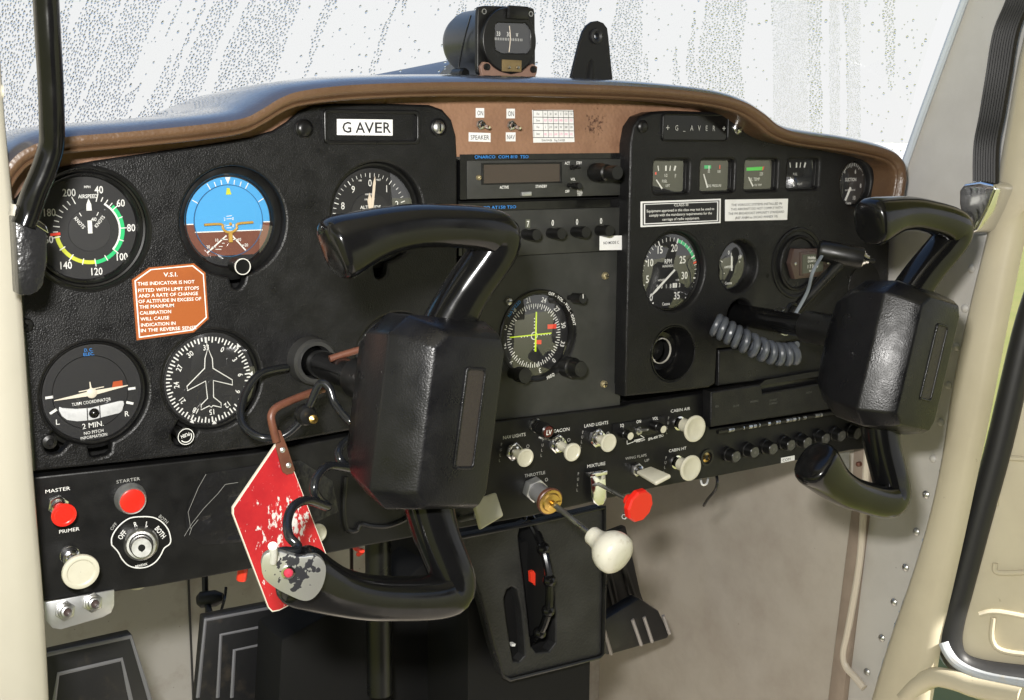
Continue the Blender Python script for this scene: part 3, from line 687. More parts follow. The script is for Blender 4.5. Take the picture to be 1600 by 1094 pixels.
# glove box
gb = thing('glove_box', 'black glove box lid with finger recess below the right control shaft', 'glove box', at(1215, 660, -.008))
up = pzs([(1123, 547), (1380, 517), (1375, 570), (1310, 581), (1123, 603)], -.006)
MB().plate(F((0, -.006, 0)), up, [], -.012, 0, .002).build('upper_lid', M['panel'], gb)
lo = pzs([(1111, 612), (1200, 598), (1300, 582), (1372, 571), (1366, 628), (1325, 636), (1200, 655), (1111, 668)], -.012)
rec = pzs([(1192, 614), (1190, 602), (1196, 597), (1270, 584), (1290, 582), (1296, 588), (1293, 597)], -.012)
MB().plate(F((0, -.012, 0)), lo, [rec], -.012, 0, .002).build('lower_lid', M['panel'], gb)
MB().poly(F((0, -.003, 0)), pzs([(1180, 620), (1186, 592), (1310, 575), (1310, 605)], -.003)).build('finger_recess', M['gloss'], gb)
hg = [at(x, y, -.012) for x, y in ((1121, 675), (1320, 642))]
h_ = MB().tube(hg, .0022, 10).build('hinge', M['black'], gb)
for i in range(26):
    g = MB(); t = .02 + random.random() * .96; p = hg[0].lerp(hg[1], t); g.tube([p, p + (hg[1] - hg[0]).normalized() * random.uniform(.001, .005)], .0024, 8); g.build('worn_knuckle', M['steel'], h_)
g = MB(); fr = PF(1240, 620, -.012); k = vpx(fr.o)
for x, y, t in ((1120, 635, 'PEN'), (1150, 634, 'GLOVE'), (1178, 627, 'SMOKING'), (1208, 625, 'DO NOT'), (1208, 630, 'COMPART'), (1264, 613, 'RADIO'), (1290, 617, '2'), (1318, 606, 'BOX'), (1318, 612, 'MAP')):
    a, b = fr.loc(at(x, y, -.012)); g.text(fr, t, 3.2 * k, a, b, .0003, sx=.9, rot=0)
g.build('worn_lettering', mat('faded_print', (.08, .08, .075), .6), gb)
# moulded ring under the left wheel
ring = [at(x, y, .001) for x, y in ((540, 745), (537, 790), (540, 822), (548, 830), (558, 828), (564, 819), (580, 822), (606, 822), (634, 811), (655, 795), (670, 775))]
MB().tube(smooth_path(ring, 6), .0022, 8).build('moulded_rib', M['black'], ip)
# ------------------------------------------------------------------ stickers and placards
def sticker(name, corners, Y, m, label, group=None, th=.0004, cat='sticker', lift=.0002):
    q = pzs(corners, Y); cx = sum(p[0] for p in q) / len(q); cz = sum(p[1] for p in q) / len(q)
    t = thing(name, label, cat, (cx, Y - lift, cz), group); fr = F((cx, Y - lift, cz))
    MB().prism(fr, [(p[0] - cx, p[1] - cz) for p in q], 0, th).build('backing', m, t); return t, fr
def lines(fr, Y, L_, m, t, c=.0007, name='lettering', sx=1, bold=.012, rot=0):
    g = MB()
    for s_, px_, py_, h, wd in L_:
        a, b = fr.loc(at(px_, py_, Y)); w_ = None
        if wd: A = fr.loc(at(px_ - wd / 2, py_, Y))[0]; B = fr.loc(at(px_ + wd / 2, py_, Y))[0]; w_ = B - A
        g.text(fr, s_, h * vpx(fr.o), a, b, c, wid=w_, sx=sx, bold=bold, rot=rot)
    return g.build(name, m, t)
t, fr = sticker('name_label', [(526, 186), (613, 187), (613, 212), (526, 211)], -.0002, M['sticker'], 'white label reading G AVER in the black holder above the altimeter')
lines(fr, 0, [('G', 541, 198.5, 17, 14), ('A', 562, 199, 17, 15), ('V', 576, 199, 17, 15), ('E', 590.5, 199, 17, 11), ('R', 604, 199, 17, 12)], M['ink'], t)
for w_, lab, cs, tx in (('switch_label', 'small white ON label above the speaker toggle switch', [(743, 169), (756, 169), (756, 184), (743, 184)], ('ON', 749.5, 176.5, 8, 9)),
                        ('switch_label', 'small white ON label above the nav toggle switch', [(791, 170), (804, 170), (804, 185), (791, 185)], ('ON', 797.5, 177.5, 8, 9)),
                        ('switch_label', 'white SPEAKER label below the left toggle switch', [(732, 207), (766, 208), (766, 222), (732, 221)], ('SPEAKER', 749, 214.5, 7.5, 29)),
                        ('switch_label', 'white NAV label below the right toggle switch', [(790, 207), (805, 207), (805, 221), (790, 221)], ('NAV', 797.5, 214, 7.5, 12))):
    t, fr = sticker(w_, cs, .004, M['sticker'], lab); lines(fr, .004, [tx], M['ink'], t, bold=0)
# deviation card
t, fr = sticker('deviation_card', [(831, 172), (895, 172), (897, 222), (833, 223)], .004, M['sticker'], 'white compass deviation card with a ruled table on the tan leather strip', cat='card')
cl = [832, 847, 854.5, 863, 871, 879, 887, 895]
rows = [172.5, 183, 191.5, 204.5, 215]
g = MB()
for y in (172.5, 183, 193, 204, 215):
    A = fr.loc(at(832, y, .004)); B = fr.loc(at(895.5, y, .004)); g.rect(fr, A[0], B[0], A[1] - .00025, A[1] + .00025, .0006)
for x in cl:
    A = fr.loc(at(x, 173, .004)); B = fr.loc(at(x + 1.3, 215, .004)); g.add([fr(A[0], A[1], .0006), fr(B[0], B[1], .0006), fr(B[0] + .0004, B[1], .0006), fr(A[0] + .0004, A[1], .0006)], [(0, 1, 2, 3)])
for r_, y in ((('For', 'N', '30', '60', 'E', '120', '150'), 178), (('For', 'S', '210', '240', 'W', '300', '330'), 198.5)):
    for i, s_ in enumerate(r_): a, b = fr.loc(at((cl[i] + cl[i + 1]) / 2 + .5, y, .004)); g.text(fr, s_, .0022, a, b, .0007, sx=.75, bold=0)
for y in (188, 209):
    a, b = fr.loc(at(840, y, .004)); g.text(fr, 'Steer', .0020, a, b, .0007, sx=.7, bold=0)
a, b = fr.loc(at(864, 219, .004)); g.text(fr, 'Date 8-4-06    Reg G-AVER', .0022, a, b, .0007, sx=.75, bold=0)
g.build('printed_table', M['ink'], t)
g = MB()
for r_, y in ((('357', '028', '058', '088', '122', '151'), 188), (('182', '212', '240', '270', '300', '332'), 209.5)):
    for i, s_ in enumerate(r_): a, b = fr.loc(at((cl[i + 1] + cl[i + 2]) / 2 + .5, y, .004)); g.text(fr, s_, .0022, a, b, .0007, sx=.8, bold=0)
g.build('pink_figures', M['pinkink'], t)
# orange V.S.I. placard
oc = [(205.5, 437), (232, 418), (302, 411.5), (320, 426), (325, 498), (302, 519), (213, 531.5)]
t, fr = sticker('warning_placard', oc, 0, M['orange'], 'orange placard with white VSI warning text between the round dials', cat='placard', th=.001)
ins = lambda k: [((p[0]) * k, (p[1]) * k) for p in [fr.loc(at(x, y, 0)) for x, y in oc]]
g = MB(); o1, o2 = ins(.945), ins(.915); n = len(o1)
g.add([fr(*p, .0012) for p in o1] + [fr(*p, .0012) for p in o2], [(i, (i + 1) % n, n + (i + 1) % n, n + i) for i in range(n)]); g.build('border_line', M['white'], t)
L_ = [('V.S.I.', 265.5, 428.5, 6.6, 22), ('THIS INDICATOR IS NOT', 259, 441.5, 5.4, 89), ('FITTED WITH LIMIT STOPS', 263, 451.5, 5.4, 95), ('AND A RATE OF CHANGE', 262.5, 460, 5.4, 93), ('OF ALTITUDE IN EXCESS OF', 265, 468.5, 5.4, 98),
      ('THE MAXIMUM', 244, 478, 5.4, 54), ('CALIBRATION', 242, 487.5, 5.4, 49), ('WILL CAUSE', 241, 497, 5.4, 45), ('INDICATION IN', 246.5, 506, 5.4, 54), ('IN THE REVERSE SENSE', 263, 513.5, 5.4, 87)]
lines(fr, 0, L_, M['white'], t, c=.0013, rot=-1.2)
# right panel stickers
t, fr = sticker('class_label', [(1000.5, 315), (1125.5, 310.5), (1125, 348.5), (1000.5, 355)], YR, M['sticker'], 'black and white CLASS III label under the small square gauges', th=.0006)
q = [(1007, 320), (1119.5, 316), (1119, 344), (1007, 349)]; MB().poly(fr, [fr.loc(at(x, y, YR)) for x, y in q], .0008).build('black_field', M['ink'], t)
q2 = [[(1003, 317.5), (1123, 313.2), (1122.6, 346.5), (1003, 352.4)], [(1005, 318.8), (1121.4, 314.6), (1121, 345.4), (1005, 350.8)]]
g = MB(); o1, o2 = [[fr.loc(at(x, y, YR)) for x, y in z] for z in q2]; g.add([fr(*p, .0008) for p in o1] + [fr(*p, .0008) for p in o2], [(i, (i + 1) % 4, 4 + (i + 1) % 4, 4 + i) for i in range(4)]); g.build('border_line', M['ink'], t)
lines(fr, YR, [('CLASS III', 1063, 320, 4.3, 22), ('Equipment approved in this class may not be used to', 1063, 327.8, 4.3, 105), ('comply with the mandatory requirements for the', 1063, 334.5, 4.3, 98), ('carriage of radio equipment.', 1063, 341.5, 4.3, 58)], M['white'], t, c=.001, bold=.006)
t, fr = sticker('notice_label', [(1132.5, 312), (1230.5, 310.5), (1229, 343.5), (1132.5, 345.5)], YR, M['sticker'], 'white notice label about VOR systems below the oil gauges', th=.0006)
lines(fr, YR, [('THE VOR/LOC SYSTEMS INSTALLED IN', 1181.5, 319, 3.9, 79), ('THIS AIRCRAFT DO NOT COMPLY WITH', 1181.5, 325.6, 3.9, 80), ('THE FM BROADCAST IMMUNITY STANDARD', 1181, 332.3, 3.9, 87), ('(REF AN84 iss 3/ICAO ANNEX 10)', 1181, 339, 3.9, 66)], M['ink'], t, c=.001, bold=0)
t, fr = sticker('mode_label', [(936.5, 369), (971, 368), (971, 390.5), (936.5, 391)], -.002, M['sticker'], 'white NO MODE C label at the lower right of the transponder')
lines(fr, -.002, [('NO MODE C', 954, 379, 4.5, 24)], M['ink'], t, bold=.01)
for s_, cs, tx, lab in (('fuse_label', [(1220, 715.5), (1241, 711.5), (1241, 719), (1220, 723.5)], ('COM', 1228, 718, 4.5, 12), 'white COM label strip left of the right wheel grip below the fuses'), ('fuse_label', [(1262, 708), (1283, 703.5), (1283, 711), (1262, 716)], ('OR', 1277, 708.5, 4.5, 8), 'white label strip ending OR right of the wheel grip below the fuses')):
    t, fr = sticker(s_, cs, .0018, M['sticker'], lab); lines(fr, .0018, [tx], M['ink'], t, bold=0, rot=-0)

# ================================================================== INSTRUMENTS
def gauge(name, label, cen, rh, Y, rd, depth, dialm='dial', bez=None, dome=.0015, cat='gauge'):
    """bezel, dial, glass; returns thing, dial frame, local function"""
    t = thing(name, label, cat, (cen[0], Y, cen[1])); fr = F((cen[0], Y, cen[1]))
    prof = bez or [(rh + .0035, -.0095), (rh + .0012, -.0085), (rh - .0012, -.0075), (rd + .0018, -.0075), (rd + .0006, -.009), (rd, -depth - .001)]
    MB().lathe(fr, prof[::-1], 72).build('bezel', M['black'], t)
    fd = F((cen[0], Y + depth, cen[1])); MB().disc(fd, rd + .0004, 0, 72).build('dial', M[dialm], t)
    g = MB(); cg = -depth + .0045; g.lathe(fr, [(rd, cg), (rd * .75, cg + dome * .5), (rd * .4, cg + dome * .88), (.0002, cg + dome)], 56); g.build('glass', M['glass'], t, sharp=80)
    return t, fd, (lambda x, y: fd.loc(at(x, y, Y + depth)))
def angs(tab, v):
    for (a, b), (c, d) in zip(tab, tab[1:]):
        if a <= v <= c: return b + (d - b) * (v - a) / (c - a)
# --- airspeed indicator
t, fd, L = gauge('airspeed_indicator', 'airspeed indicator with green and yellow arcs at the left of the panel', CEN['ASI'], RH['ASI'], 0, .0368, .011,
                 bez=[(.0465, -.003), (.0452, .0006), (.0438, .0010), (.0425, -.0005), (.0418, -.0045), (.0405, -.0052), (.0395, -.0040), (.0382, -.0055), (.0370, -.0085), (.0368, -.012)])
k = vpx(fd.o); ca, cb = L(139.8, 359.5); tab = [(40, 15.4), (60, 50.7), (80, 88.5), (100, 132), (120, 173), (140, 216), (160, 259.5), (180, 296.7), (200, 334.6)]
mk = MB()
for v in range(40, 201, 5):
    if v > 60 and v < 160 and v % 10: continue
    a = angs(tab, v); big = v % 10 == 0; mk.tick(fd, a, 45.5 * k if big else 48 * k, (58 if v % 20 == 0 else 55.5) * k, 1.5 * k, .0006, ca, cb)
for v in range(40, 201, 20):
    a = rad(angs(tab, v)); rr = (65 if v < 100 else 65.5) * k; mk.text(fd, str(v), 12 * k, ca + rr * math.sin(a), cb + rr * math.cos(a), .0004, sx=.82)
a, b = L(137, 306.5); mk.text(fd, 'AIRSPEED', 6.2 * k, a, b, .0004, sx=.82, wid=29.5 * k)
a, b = L(136, 292); mk.text(fd, 'MPH', 4 * k, a, b, .0004, wid=9.5 * k)
for x, y, r_ in ((124, 348, -52), (155, 346, 50)): a, b = L(x, y); mk.text(fd, 'KNOTS', 5.6 * k, a, b, .0010, rot=r_, sx=.85)
a, b = L(146, 342.5); mk.text(fd, '40', 6 * k, a, b, .0010)
for an in (-28, 28): mk.tick(fd, an, 25 * k, 31 * k, 1.2 * k, .0010, ca, cb)
mk.arc(fd, 45.5 * k, 48.5 * k, angs(tab, 49), angs(tab, 100), .0003, 30, ca, cb); mk.build('markings', M['white'], t)
MB().arc(fd, 48.5 * k, 54.5 * k, angs(tab, 57), angs(tab, 119.5), .0004, 40, ca, cb).build('green_arc', M['green'], t)
MB().arc(fd, 47.5 * k, 53.5 * k, angs(tab, 119.5), angs(tab, 161), .0004, 30, ca, cb).build('yellow_arc', M['yellow'], t)
MB().tick(fd, angs(tab, 163), 45 * k, 60 * k, 4.2 * k, .0008, ca, cb).build('red_line', M['redp'], t)
MB().lathe(fd, [(33 * k, .0005), (32.6 * k, .0009), (.0001, .0009)], 48, ca, cb).build('inner_disc', M['dial2'], t)
g = MB(); g.prism(fd, [(ca + x * k, cb + y * k) for x, y in ((-4, 30.5), (-3.6, 40), (0, 49), (3.6, 40), (4, 30.5))], .0013, .0019); g.prism(fd, [(ca + x * k, cb + y * k) for x, y in ((-3.3, -5), (3.3, -5), (3.3, 15), (-3.3, 15))], .0013, .0019); g.build('needle', M['white'], t)
# --- attitude indicator
t, fd, L = gauge('attitude_indicator', 'attitude indicator with blue sky and brown ground ball', CEN['AI'], RH['AI'], 0, .0347, .013)
ca, cb = L(357, 345); k = vpx(fd.o); R1 = .0335; yc = L(357, 399)[1]; yh1 = L(300, 350.5)[1]; yh2 = L(320, 362.5)[1]
def cutdisc(R_, lo, hi, c, n=60, a=ca, b=cb):
    pts = []
    for i in range(n):
        th = 2 * math.pi * i / n; pts.append((a + R_ * math.cos(th), min(max(b + R_ * math.sin(th), lo), hi)))
    return pts
g = MB(); g.poly(fd, cutdisc(R1, yh1, 9, 0), .0004); g.build('sky_ring', M['sky_blue'], t)
g = MB(); g.poly(fd, cutdisc(R1, yc, yh1, 0), .0004); g.build('ground_ring', M['earth'], t)
rb = .0272
g = MB(); g.lathe(fd, [(rb + .0006, .0004), (rb + .0005, .0012), (rb, .0012), (rb, .0008)], 60, ca, cb); g.build('ring_edge', mat('ring_edge', (.03, .12, .25), .5), t)
g = MB(); g.poly(fd, cutdisc(rb, yh2, 9, 0), .0008); g.build('sky_ball', M['sky_blue'], t)
g = MB(); g.poly(fd, cutdisc(rb, yc, yh2, 0), .0008); g.build('ground_ball', M['earth'], t)
mk = MB()
for an in (-60, -30, -20, -10, 10, 20, 30, 60): mk.tick(fd, an, rb + .0008, R1 - (.0005 if abs(an) in (30, 60) else .0018), .0007, .0013, ca, cb)
mk.prism(fd, [(ca - .0022, cb + R1 - .0002), (ca + .0022, cb + R1 - .0002), (ca, cb + rb + .001)], .001, .0014)
mk.rect(fd, ca - rb, ca + rb, yh2 - .0004, yh2 + .0004, .0011); mk.rect(fd, ca - R1, ca - rb - .001, yh1 - .0004, yh1 + .0004, .0010); mk.rect(fd, ca + rb + .001, ca + R1, yh1 - .0004, yh1 + .0004, .0010)
for (x0, y0), (x1, y1), w_ in (((353, 368), (323, 395), .0011), ((362, 368), (383, 391), .0011), ((344, 374), (355, 374), .0006), ((360, 374), (371, 374), .0006), ((330, 386), (336, 386), .0006), ((376, 383), (381, 383), .0006), ((346, 380), (350, 380), .0005), ((341, 385), (347, 385), .0005), ((336, 389.5), (345, 389.5), .0005), ((353, 338), (361, 337), .0005), ((353, 342), (361, 341.5), .0005), ((353, 352), (361, 352), .0005), ((353, 356), (361, 356), .0005)):
    A = Vector(L(x0, y0)); B = Vector(L(x1, y1)); d = (B - A).normalized() * w_ * .5; nrm = Vector((-d.y, d.x))
    mk.add([fd(*(A + nrm), .0012), fd(*(A - nrm), .0012), fd(*(B - nrm), .0012), fd(*(B + nrm), .0012)], [(0, 1, 2, 3)])
for s_, x, y in (('10', 338, 375), ('10', 373.5, 374), ('20', 324.5, 385.5), ('20', 384, 382.5), ('2', 350, 342.3), ('0', 363, 341.5), ('1', 350.5, 352.5), ('0', 363.5, 352.5)): a, b = L(x, y); mk.text(fd, s_, 5 * k, a, b, .0012, sx=.85)
mk.build('markings', M['white'], t)
g = MB(); a = ca; b = cb + rb - .0006; g.prism(fd, [(a - .0010, b - .0015), (a + .0010, b - .0015), (a + .0024, b - .0065), (a - .0020, b - .0065)], .0013, .0017); g.build('bank_pointer', M['yellow'], t)
g = MB(); pl_ = [L(x, y) for x, y in ((317, 351), (343, 350), (346, 356), (350, 361), (357, 363), (363, 361), (368, 356), (369, 349.5), (393, 347))]
g.tube(smooth_path([fd(p[0], p[1], .0030) for p in pl_], 4), .0010, 8); A = L(355, 362); B = L(361, 378); g.box(fd, A[0], B[0], B[1], A[1], .0022, .0036); g.disc(fd, .0012, .0042, 14, *L(357, 349.5)); g.build('aeroplane_bar', M['orange2'], t)
g = MB(); g.poly(fd, cutdisc(.0347, -9, yc, 0, 72, 0, 0), .0042); g.build('lower_mask', M['black'], t)
q = at(378.5, 416.5, -.014); fr = F(q); kk = vpx(q); g = MB(); g.lathe(fr, [(11 * kk, -.016), (11 * kk, -.001), (12.8 * kk, 0), (12.8 * kk, .0008)], 30); g.disc(fr, 12 * kk, .0006, 30); o = g.build('adjust_knob', M['black'], t)
MB().lathe(fr, [(11.6 * kk, .0008), (11.7 * kk, .0014), (12.9 * kk, .0014), (13.1 * kk, .0004)], 36).build('knob_ring', mat('ring_worn', (.75, .74, .70), .45, .2), o)
# --- altimeter
t, fd, L = gauge('altimeter', 'altimeter with cream hands partly hidden behind the left wheel grip', CEN['ALT'], RH['ALT'], 0, .0362, .012, bez=[(.0455, -.0095), (.0432, -.0085), (.0405, -.0070), (.0392, -.0072), (.0380, -.0095), (.0362, -.013)])
ca, cb = L(578.3, 335.5); k = vpx(fd.o); mk = MB(); RT = 64.5 * k
for i in range(50): a = i * 7.2; mk.tick(fd, a, RT - (7.5 if i % 5 == 0 else 5.2) * k, RT, (1.3 if i % 5 == 0 else .8) * k, .0005, ca, cb)
for i in range(10): a = rad(i * 36); mk.text(fd, str(i), 11.5 * k, ca + 49.5 * k * math.sin(a), cb + 49.5 * k * math.cos(a), .0005, sx=.85, bold=0)
a, b = L(578, 323.5); mk.text(fd, 'ALTITUDE', 5.2 * k, a, b, .0010, wid=36 * k)
for s_, x, y in (('100', 562, 282), ('FEET', 591, 281), ('1000 FEET', 577, 303.5), ('10000 FEET', 577, 311.5)): a, b = L(x, y); mk.text(fd, s_, 2.8 * k, a, b, .0010)
mk.build('markings', M['white'], t)
MB().lathe(fd, [(34 * k, .0003), (33.6 * k, .0008), (.0001, .0008)], 44, ca, cb).build('inner_disc', M['dial2'], t)
g = MB(); f2 = fd.off(ca, cb, 0, -7); g.prism(f2, [(x * k, y * k) for x, y in ((-3, -14), (-2.2, 0), (-2.4, 50), (-.3, 60), (1.8, 50), (2.2, 0), (3, -14))], .0022, .0027); f2 = fd.off(ca, cb, 0, 2)
g.prism(f2, [(x * k, y * k) for x, y in ((-2.5, 0), (-5, 22), (-1, 34), (3, 22), (2.5, 0))], .0014, .0019); g.build('hands', M['cream_mark'], t)
# --- turn coordinator
t, fd, L = gauge('turn_coordinator', 'turn coordinator with aeroplane symbol and white ball tube', CEN['TC'], RH['TC'], 0, .0358, .009, bez=[(.0425, -.0095), (.0400, -.0085), (.0385, -.0052), (.0374, -.0045), (.0364, -.0055), (.0358, -.010)])
k = vpx(fd.o); ca, cb = L(141.5, 613); mk = MB()
MB().lathe(fd, [(58.5 * k, .0003), (58 * k, .0007), (57.5 * k, .0004)], 60, ca, cb - 0).build('inner_ring', M['matte'], t)
g = MB(); g.text(fd, 'D. C.', 5 * k, *L(138, 546.5), .0006, wid=13 * k); g.text(fd, 'ELEC.', 5 * k, *L(138.5, 553), .0006, wid=16.5 * k); g.build('blue_lettering', M['blue_txt'], t)
for s_, x, y, h, w_ in (('TURN COORDINATOR', 142.5, 627.5, 5.2, 60), ('L', 90, 659, 9, 5.5), ('R', 198, 646, 9, 6.5), ('2 MIN.', 145, 663.5, 8.8, 33), ('NO PITCH', 146, 674.5, 5, 30), ('INFORMATION', 146.5, 681.5, 5, 41)): a, b = L(x, y); mk.text(fd, s_, h * k, a, b, .0006, rot=2.5 if len(s_) > 3 else 0, wid=w_ * k, bold=.004)
for x, y, r_ in ((76.5, 621, 2), (83, 643, 28), (205.5, 607, 2), (202.5, 629.5, -18)):
    a, b = L(x, y); f2 = fd.off(a, b, 0, r_); mk.rect(f2, -5.8 * k, 5.8 * k, -2 * k, 2 * k, .0006)
mk.build('markings', M['white'], t)
# black circles beside the upper marks
g = MB(); f2 = fd.off(*L(142, 613.5), 0, 6.0)
g.prism(f2, [(x * k, y * k) for x, y in ((-57, -.3), (0, -4.2), (57, -.3), (57, .8), (0, 3.6), (-57, .8))], .0016, .0022); g.lathe(f2, [(8 * k, .0016), (8 * k, .0026), (6 * k, .0032), (.0001, .0034)], 24)
g.prism(f2, [(x * k, y * k) for x, y in ((-19, 5.2), (20, 5.2), (20, 6.6), (-19, 6.8))], .0016, .0022); g.prism(f2, [(x * k, y * k) for x, y in ((-1.4, 6), (1.4, 6), (.8, 18), (-.8, 18))], .0016, .0022); g.build('aeroplane_symbol', mat('symbol_ivory', (.74, .68, .56), .5), t)
MB().prism(fd, [L(x, y) for x, y in ((176, 596), (190, 594), (191, 605), (174, 606))], .0010, .0016).build('red_flag', mat('flag_orange', (.45, .08, .02), .5), t)
tp = [L(x, y) for x, y in ((92, 635), (97, 637), (118, 638.5), (140, 637), (165, 631), (186, 626), (192, 626), (193, 631), (190, 641), (186, 645), (165, 650), (142, 656), (120, 658), (104, 656), (96, 650), (91, 641))]
MB().prism(fd, tp, .0004, .0018).build('inclinometer_tube', mat('tube_white', (.66, .67, .68), .25, var=[((.45, .46, .47), 80, .5, .75)]), t, bevel=.0006)
g = MB(); a, b = L(146, 645); g.lathe(fd, [(8.2 * k, .0016), (7.4 * k, .0028), (4 * k, .0040), (.0002, .0044)], 26, a, b); g.build('ball', M['gloss'], t)
g = MB()
for x in (135.5, 155): a, b = L(x, 647 if x < 140 else 643); g.rect(fd, a - .8 * k, a + .8 * k, b - 10 * k, b + 10 * k, .0020)
g.build('tube_lines', M['ink'], t)
q = at(78, 691, -.004); kk = vpx(q); MB().lathe(F(q), [(12 * kk, -.008), (11 * kk, 0), (5.5 * kk, .0008), (4.8 * kk, -.001), (.0002, -.001)], 24).build('mount_screw', M['black'], t)
# --- heading indicator
t, fd, L = gauge('heading_indicator', 'heading indicator with white outlined aeroplane on its card', CEN['DG'], RH['DG'], 0, .0362, .009, bez=[(.0425, -.0095), (.0405, -.0085), (.0390, -.005), (.0378, -.0045), (.0368, -.0055), (.0362, -.010)])
ca, cb = L(326, 593.5); k = vpx(fd.o); mk = MB(); h0 = 333; R2 = .0338
for d in range(0, 360, 5):
    a = d - h0; mk.tick(fd, a, R2 - (9 if d % 10 == 0 else 6) * k, R2, 2.1 * k, .0006, ca, cb)
for d in range(0, 360, 30):
    a = d - h0; r_ = R2 - 16 * k; mk.text(fd, str(d // 10), 8.8 * k, ca + r_ * math.sin(rad(a)), cb + r_ * math.cos(rad(a)), .0006, rot=-a, sx=.85)
for an in (45, 90 - 2, 175, 205): mk.prism(fd, [(ca + (R2 + q_) * math.sin(rad(an + o_)), cb + (R2 + q_) * math.cos(rad(an + o_))) for q_, o_ in ((-2 * k, 0), (4 * k, 3.4), (4 * k, -3.4))], .0006, .001)
mk.tick(fd, 0, R2 - 16 * k, R2, .9 * k, .0016, ca - .001, cb)
mk.build('markings', M['white'], t)
ap = [(323.5, 543), (319, 560), (318.5, 575), (291, 603), (291.5, 610), (320, 595), (323, 622), (313, 632), (313, 640), (326, 633.5), (328.5, 636), (331.5, 633), (344.5, 636), (344, 629), (332.5, 620), (332, 594), (362, 601), (361.5, 593), (331.5, 575), (330.5, 560)]
g = MB(); o_ = [fd(*L(x, y), .0018) for x, y in ap]; g.tube(o_, .00042, 6, closed=True); g.build('aeroplane_outline', M['white'], t)
q = at(290, 682, -.016); fr = F(q); kk = vpx(q); g = MB(); g.lathe(fr, [(8 * kk, -.022), (8 * kk, -.004), (13 * kk, -.003), (13 * kk, 0), (12 * kk, .0006)], 32); g.disc(fr, 12 * kk, .0006, 32); o = g.build('push_knob', M['black'], t)
g = MB(); g.arctext(fr, 'PUSH', 5.8 * kk, 5.6 * kk, 150, .0009, sx=.8) if False else g.text(fr, 'PUSH', 5.8 * kk, -1 * kk, 2 * kk, .0009, rot=195, sx=.75); g.arc(fr, 8.2 * kk, 9.6 * kk, 60, 235, .0009, 18); g.arc(fr, 12 * kk, 13 * kk, 0, 359.9, .0009, 32); g.build('knob_lettering', M['white'], o)
# --- vertical speed indicator behind the wheel hub
t, fd, L = gauge('vertical_speed_indicator', 'vertical speed indicator mostly hidden behind the left wheel hub', CEN['VSI'], RH['VSI'], 0, .0365, .009, bez=[(.0430, -.0095), (.0410, -.0085), (.0395, -.005), (.0380, -.0045), (.0370, -.0055), (.0365, -.010)])
k = vpx(fd.o); mk = MB()
for i in range(60): mk.tick(fd, i * 6, .0335 - (.003 if i % 5 == 0 else .0018), .0335, .0006, .0006)
for s_, x, y in (('5', 571, 526), ('0', 563, 561), ('UP', 574, 534)): a, b = L(x, y); mk.text(fd, s_, (5 if s_ == 'UP' else 8) * k * .8, a, b, .0006)
a, b = L(566, 540); mk.prism(fd, [(a - 3 * k, b - 5 * k), (a + 3 * k, b - 2 * k), (a + 2 * k, b + 5 * k)], .0006, .001)
mk.build('markings', M['white'], t)
MB().prism(fd, [(.001, .0012), (.001, -.0012), (-.027, -.0004), (-.027, .0004)], .002, .0026).build('needle', M['white'], t)
# --- NAV indicator
YN2 = YN
ncn = pz(841, 524.5, YN2); t, fd, L = gauge('nav_indicator', 'course deviation indicator with yellow-green crossed needles on the centre plate', ncn, .0405, YN2, .0375, .006, bez=[(.0425, 0), (.0425, .0012), (.0415, .0020), (.0400, .0012), (.0385, .0010), (.0375, -.0015), (.0375, -.0065)], dome=.0028)
ca, cb = L(834, 524.5); k = vpx(fd.o); mk = MB(); h0 = 222; RN = 50.5 * k
for d in range(0, 360, 5): mk.tick(fd, d - h0, RN - (8 if d % 10 == 0 else 5) * k, RN, 1.3 * k, .0006, ca, cb)
for d in range(0, 360, 30): a = d - h0; mk.text(fd, str(d // 10), 8.4 * k, ca + 58 * k * math.sin(rad(a)), cb + 58 * k * math.cos(rad(a)), .0006, rot=-a, sx=.85)
mk.lathe(fd, [(6.4 * k, .0009), (5 * k, .0010)], 26, ca, cb)
for d in (-22, -17, -12, 12, 17, 22, 27): mk.disc(fd, 1.1 * k, .0009, 10, ca, cb + d * k); mk.disc(fd, 1.1 * k, .0009, 10, ca + d * k * 1.1, cb)
a, b = L(840, 570); mk.rect(fd, a - .5 * k, a + .5 * k, b - 4 * k, b + 4 * k, .0006); mk.build('markings', M['white'], t)
g = MB(); g.prism(fd, [L(x, y) for x, y in ((795, 526.2), (860, 519.3), (860, 521), (795, 528))], .0012, .0016); g.prism(fd, [L(x, y) for x, y in ((835.2, 487), (837, 487), (835.8, 549), (833.4, 549))], .0018, .0022); g.build('crossed_needles', M['lime'], t)
g = MB(); g.prism(fd, [L(x, y) for x, y in ((854.5, 507), (868, 506), (868, 513), (854.5, 514))], .0010, .0014); g.prism(fd, [L(x, y) for x, y in ((836, 531), (844.5, 531), (844.5, 537.5), (836, 537.5))], .0010, .0014); g.build('red_flags', M['redp'], t)
f3 = F((ncn[0], YN2, ncn[1])); g = MB(); g.arctext(f3, 'OFF - VOL - PULL - IDENT', 5.2 * k, .0398, 47, .0024, sx=.85); g.arctext(f3, 'FREQ', 5.2 * k, -.0398, 164 + 180 + 14, .0024) if False else None
a, b = f3.loc(at(858, 587, YN2)); g.text(f3, 'FREQ', 5.2 * k, a, b, .0024, rot=22, sx=.9); g.build('ring_lettering', M['white'], t)
g = MB(); g.arctext(f3, 'NAV122D', 5.4 * k, .0398, -46, .0024, sx=.9); g.build('blue_lettering', M['blue_txt'], t)
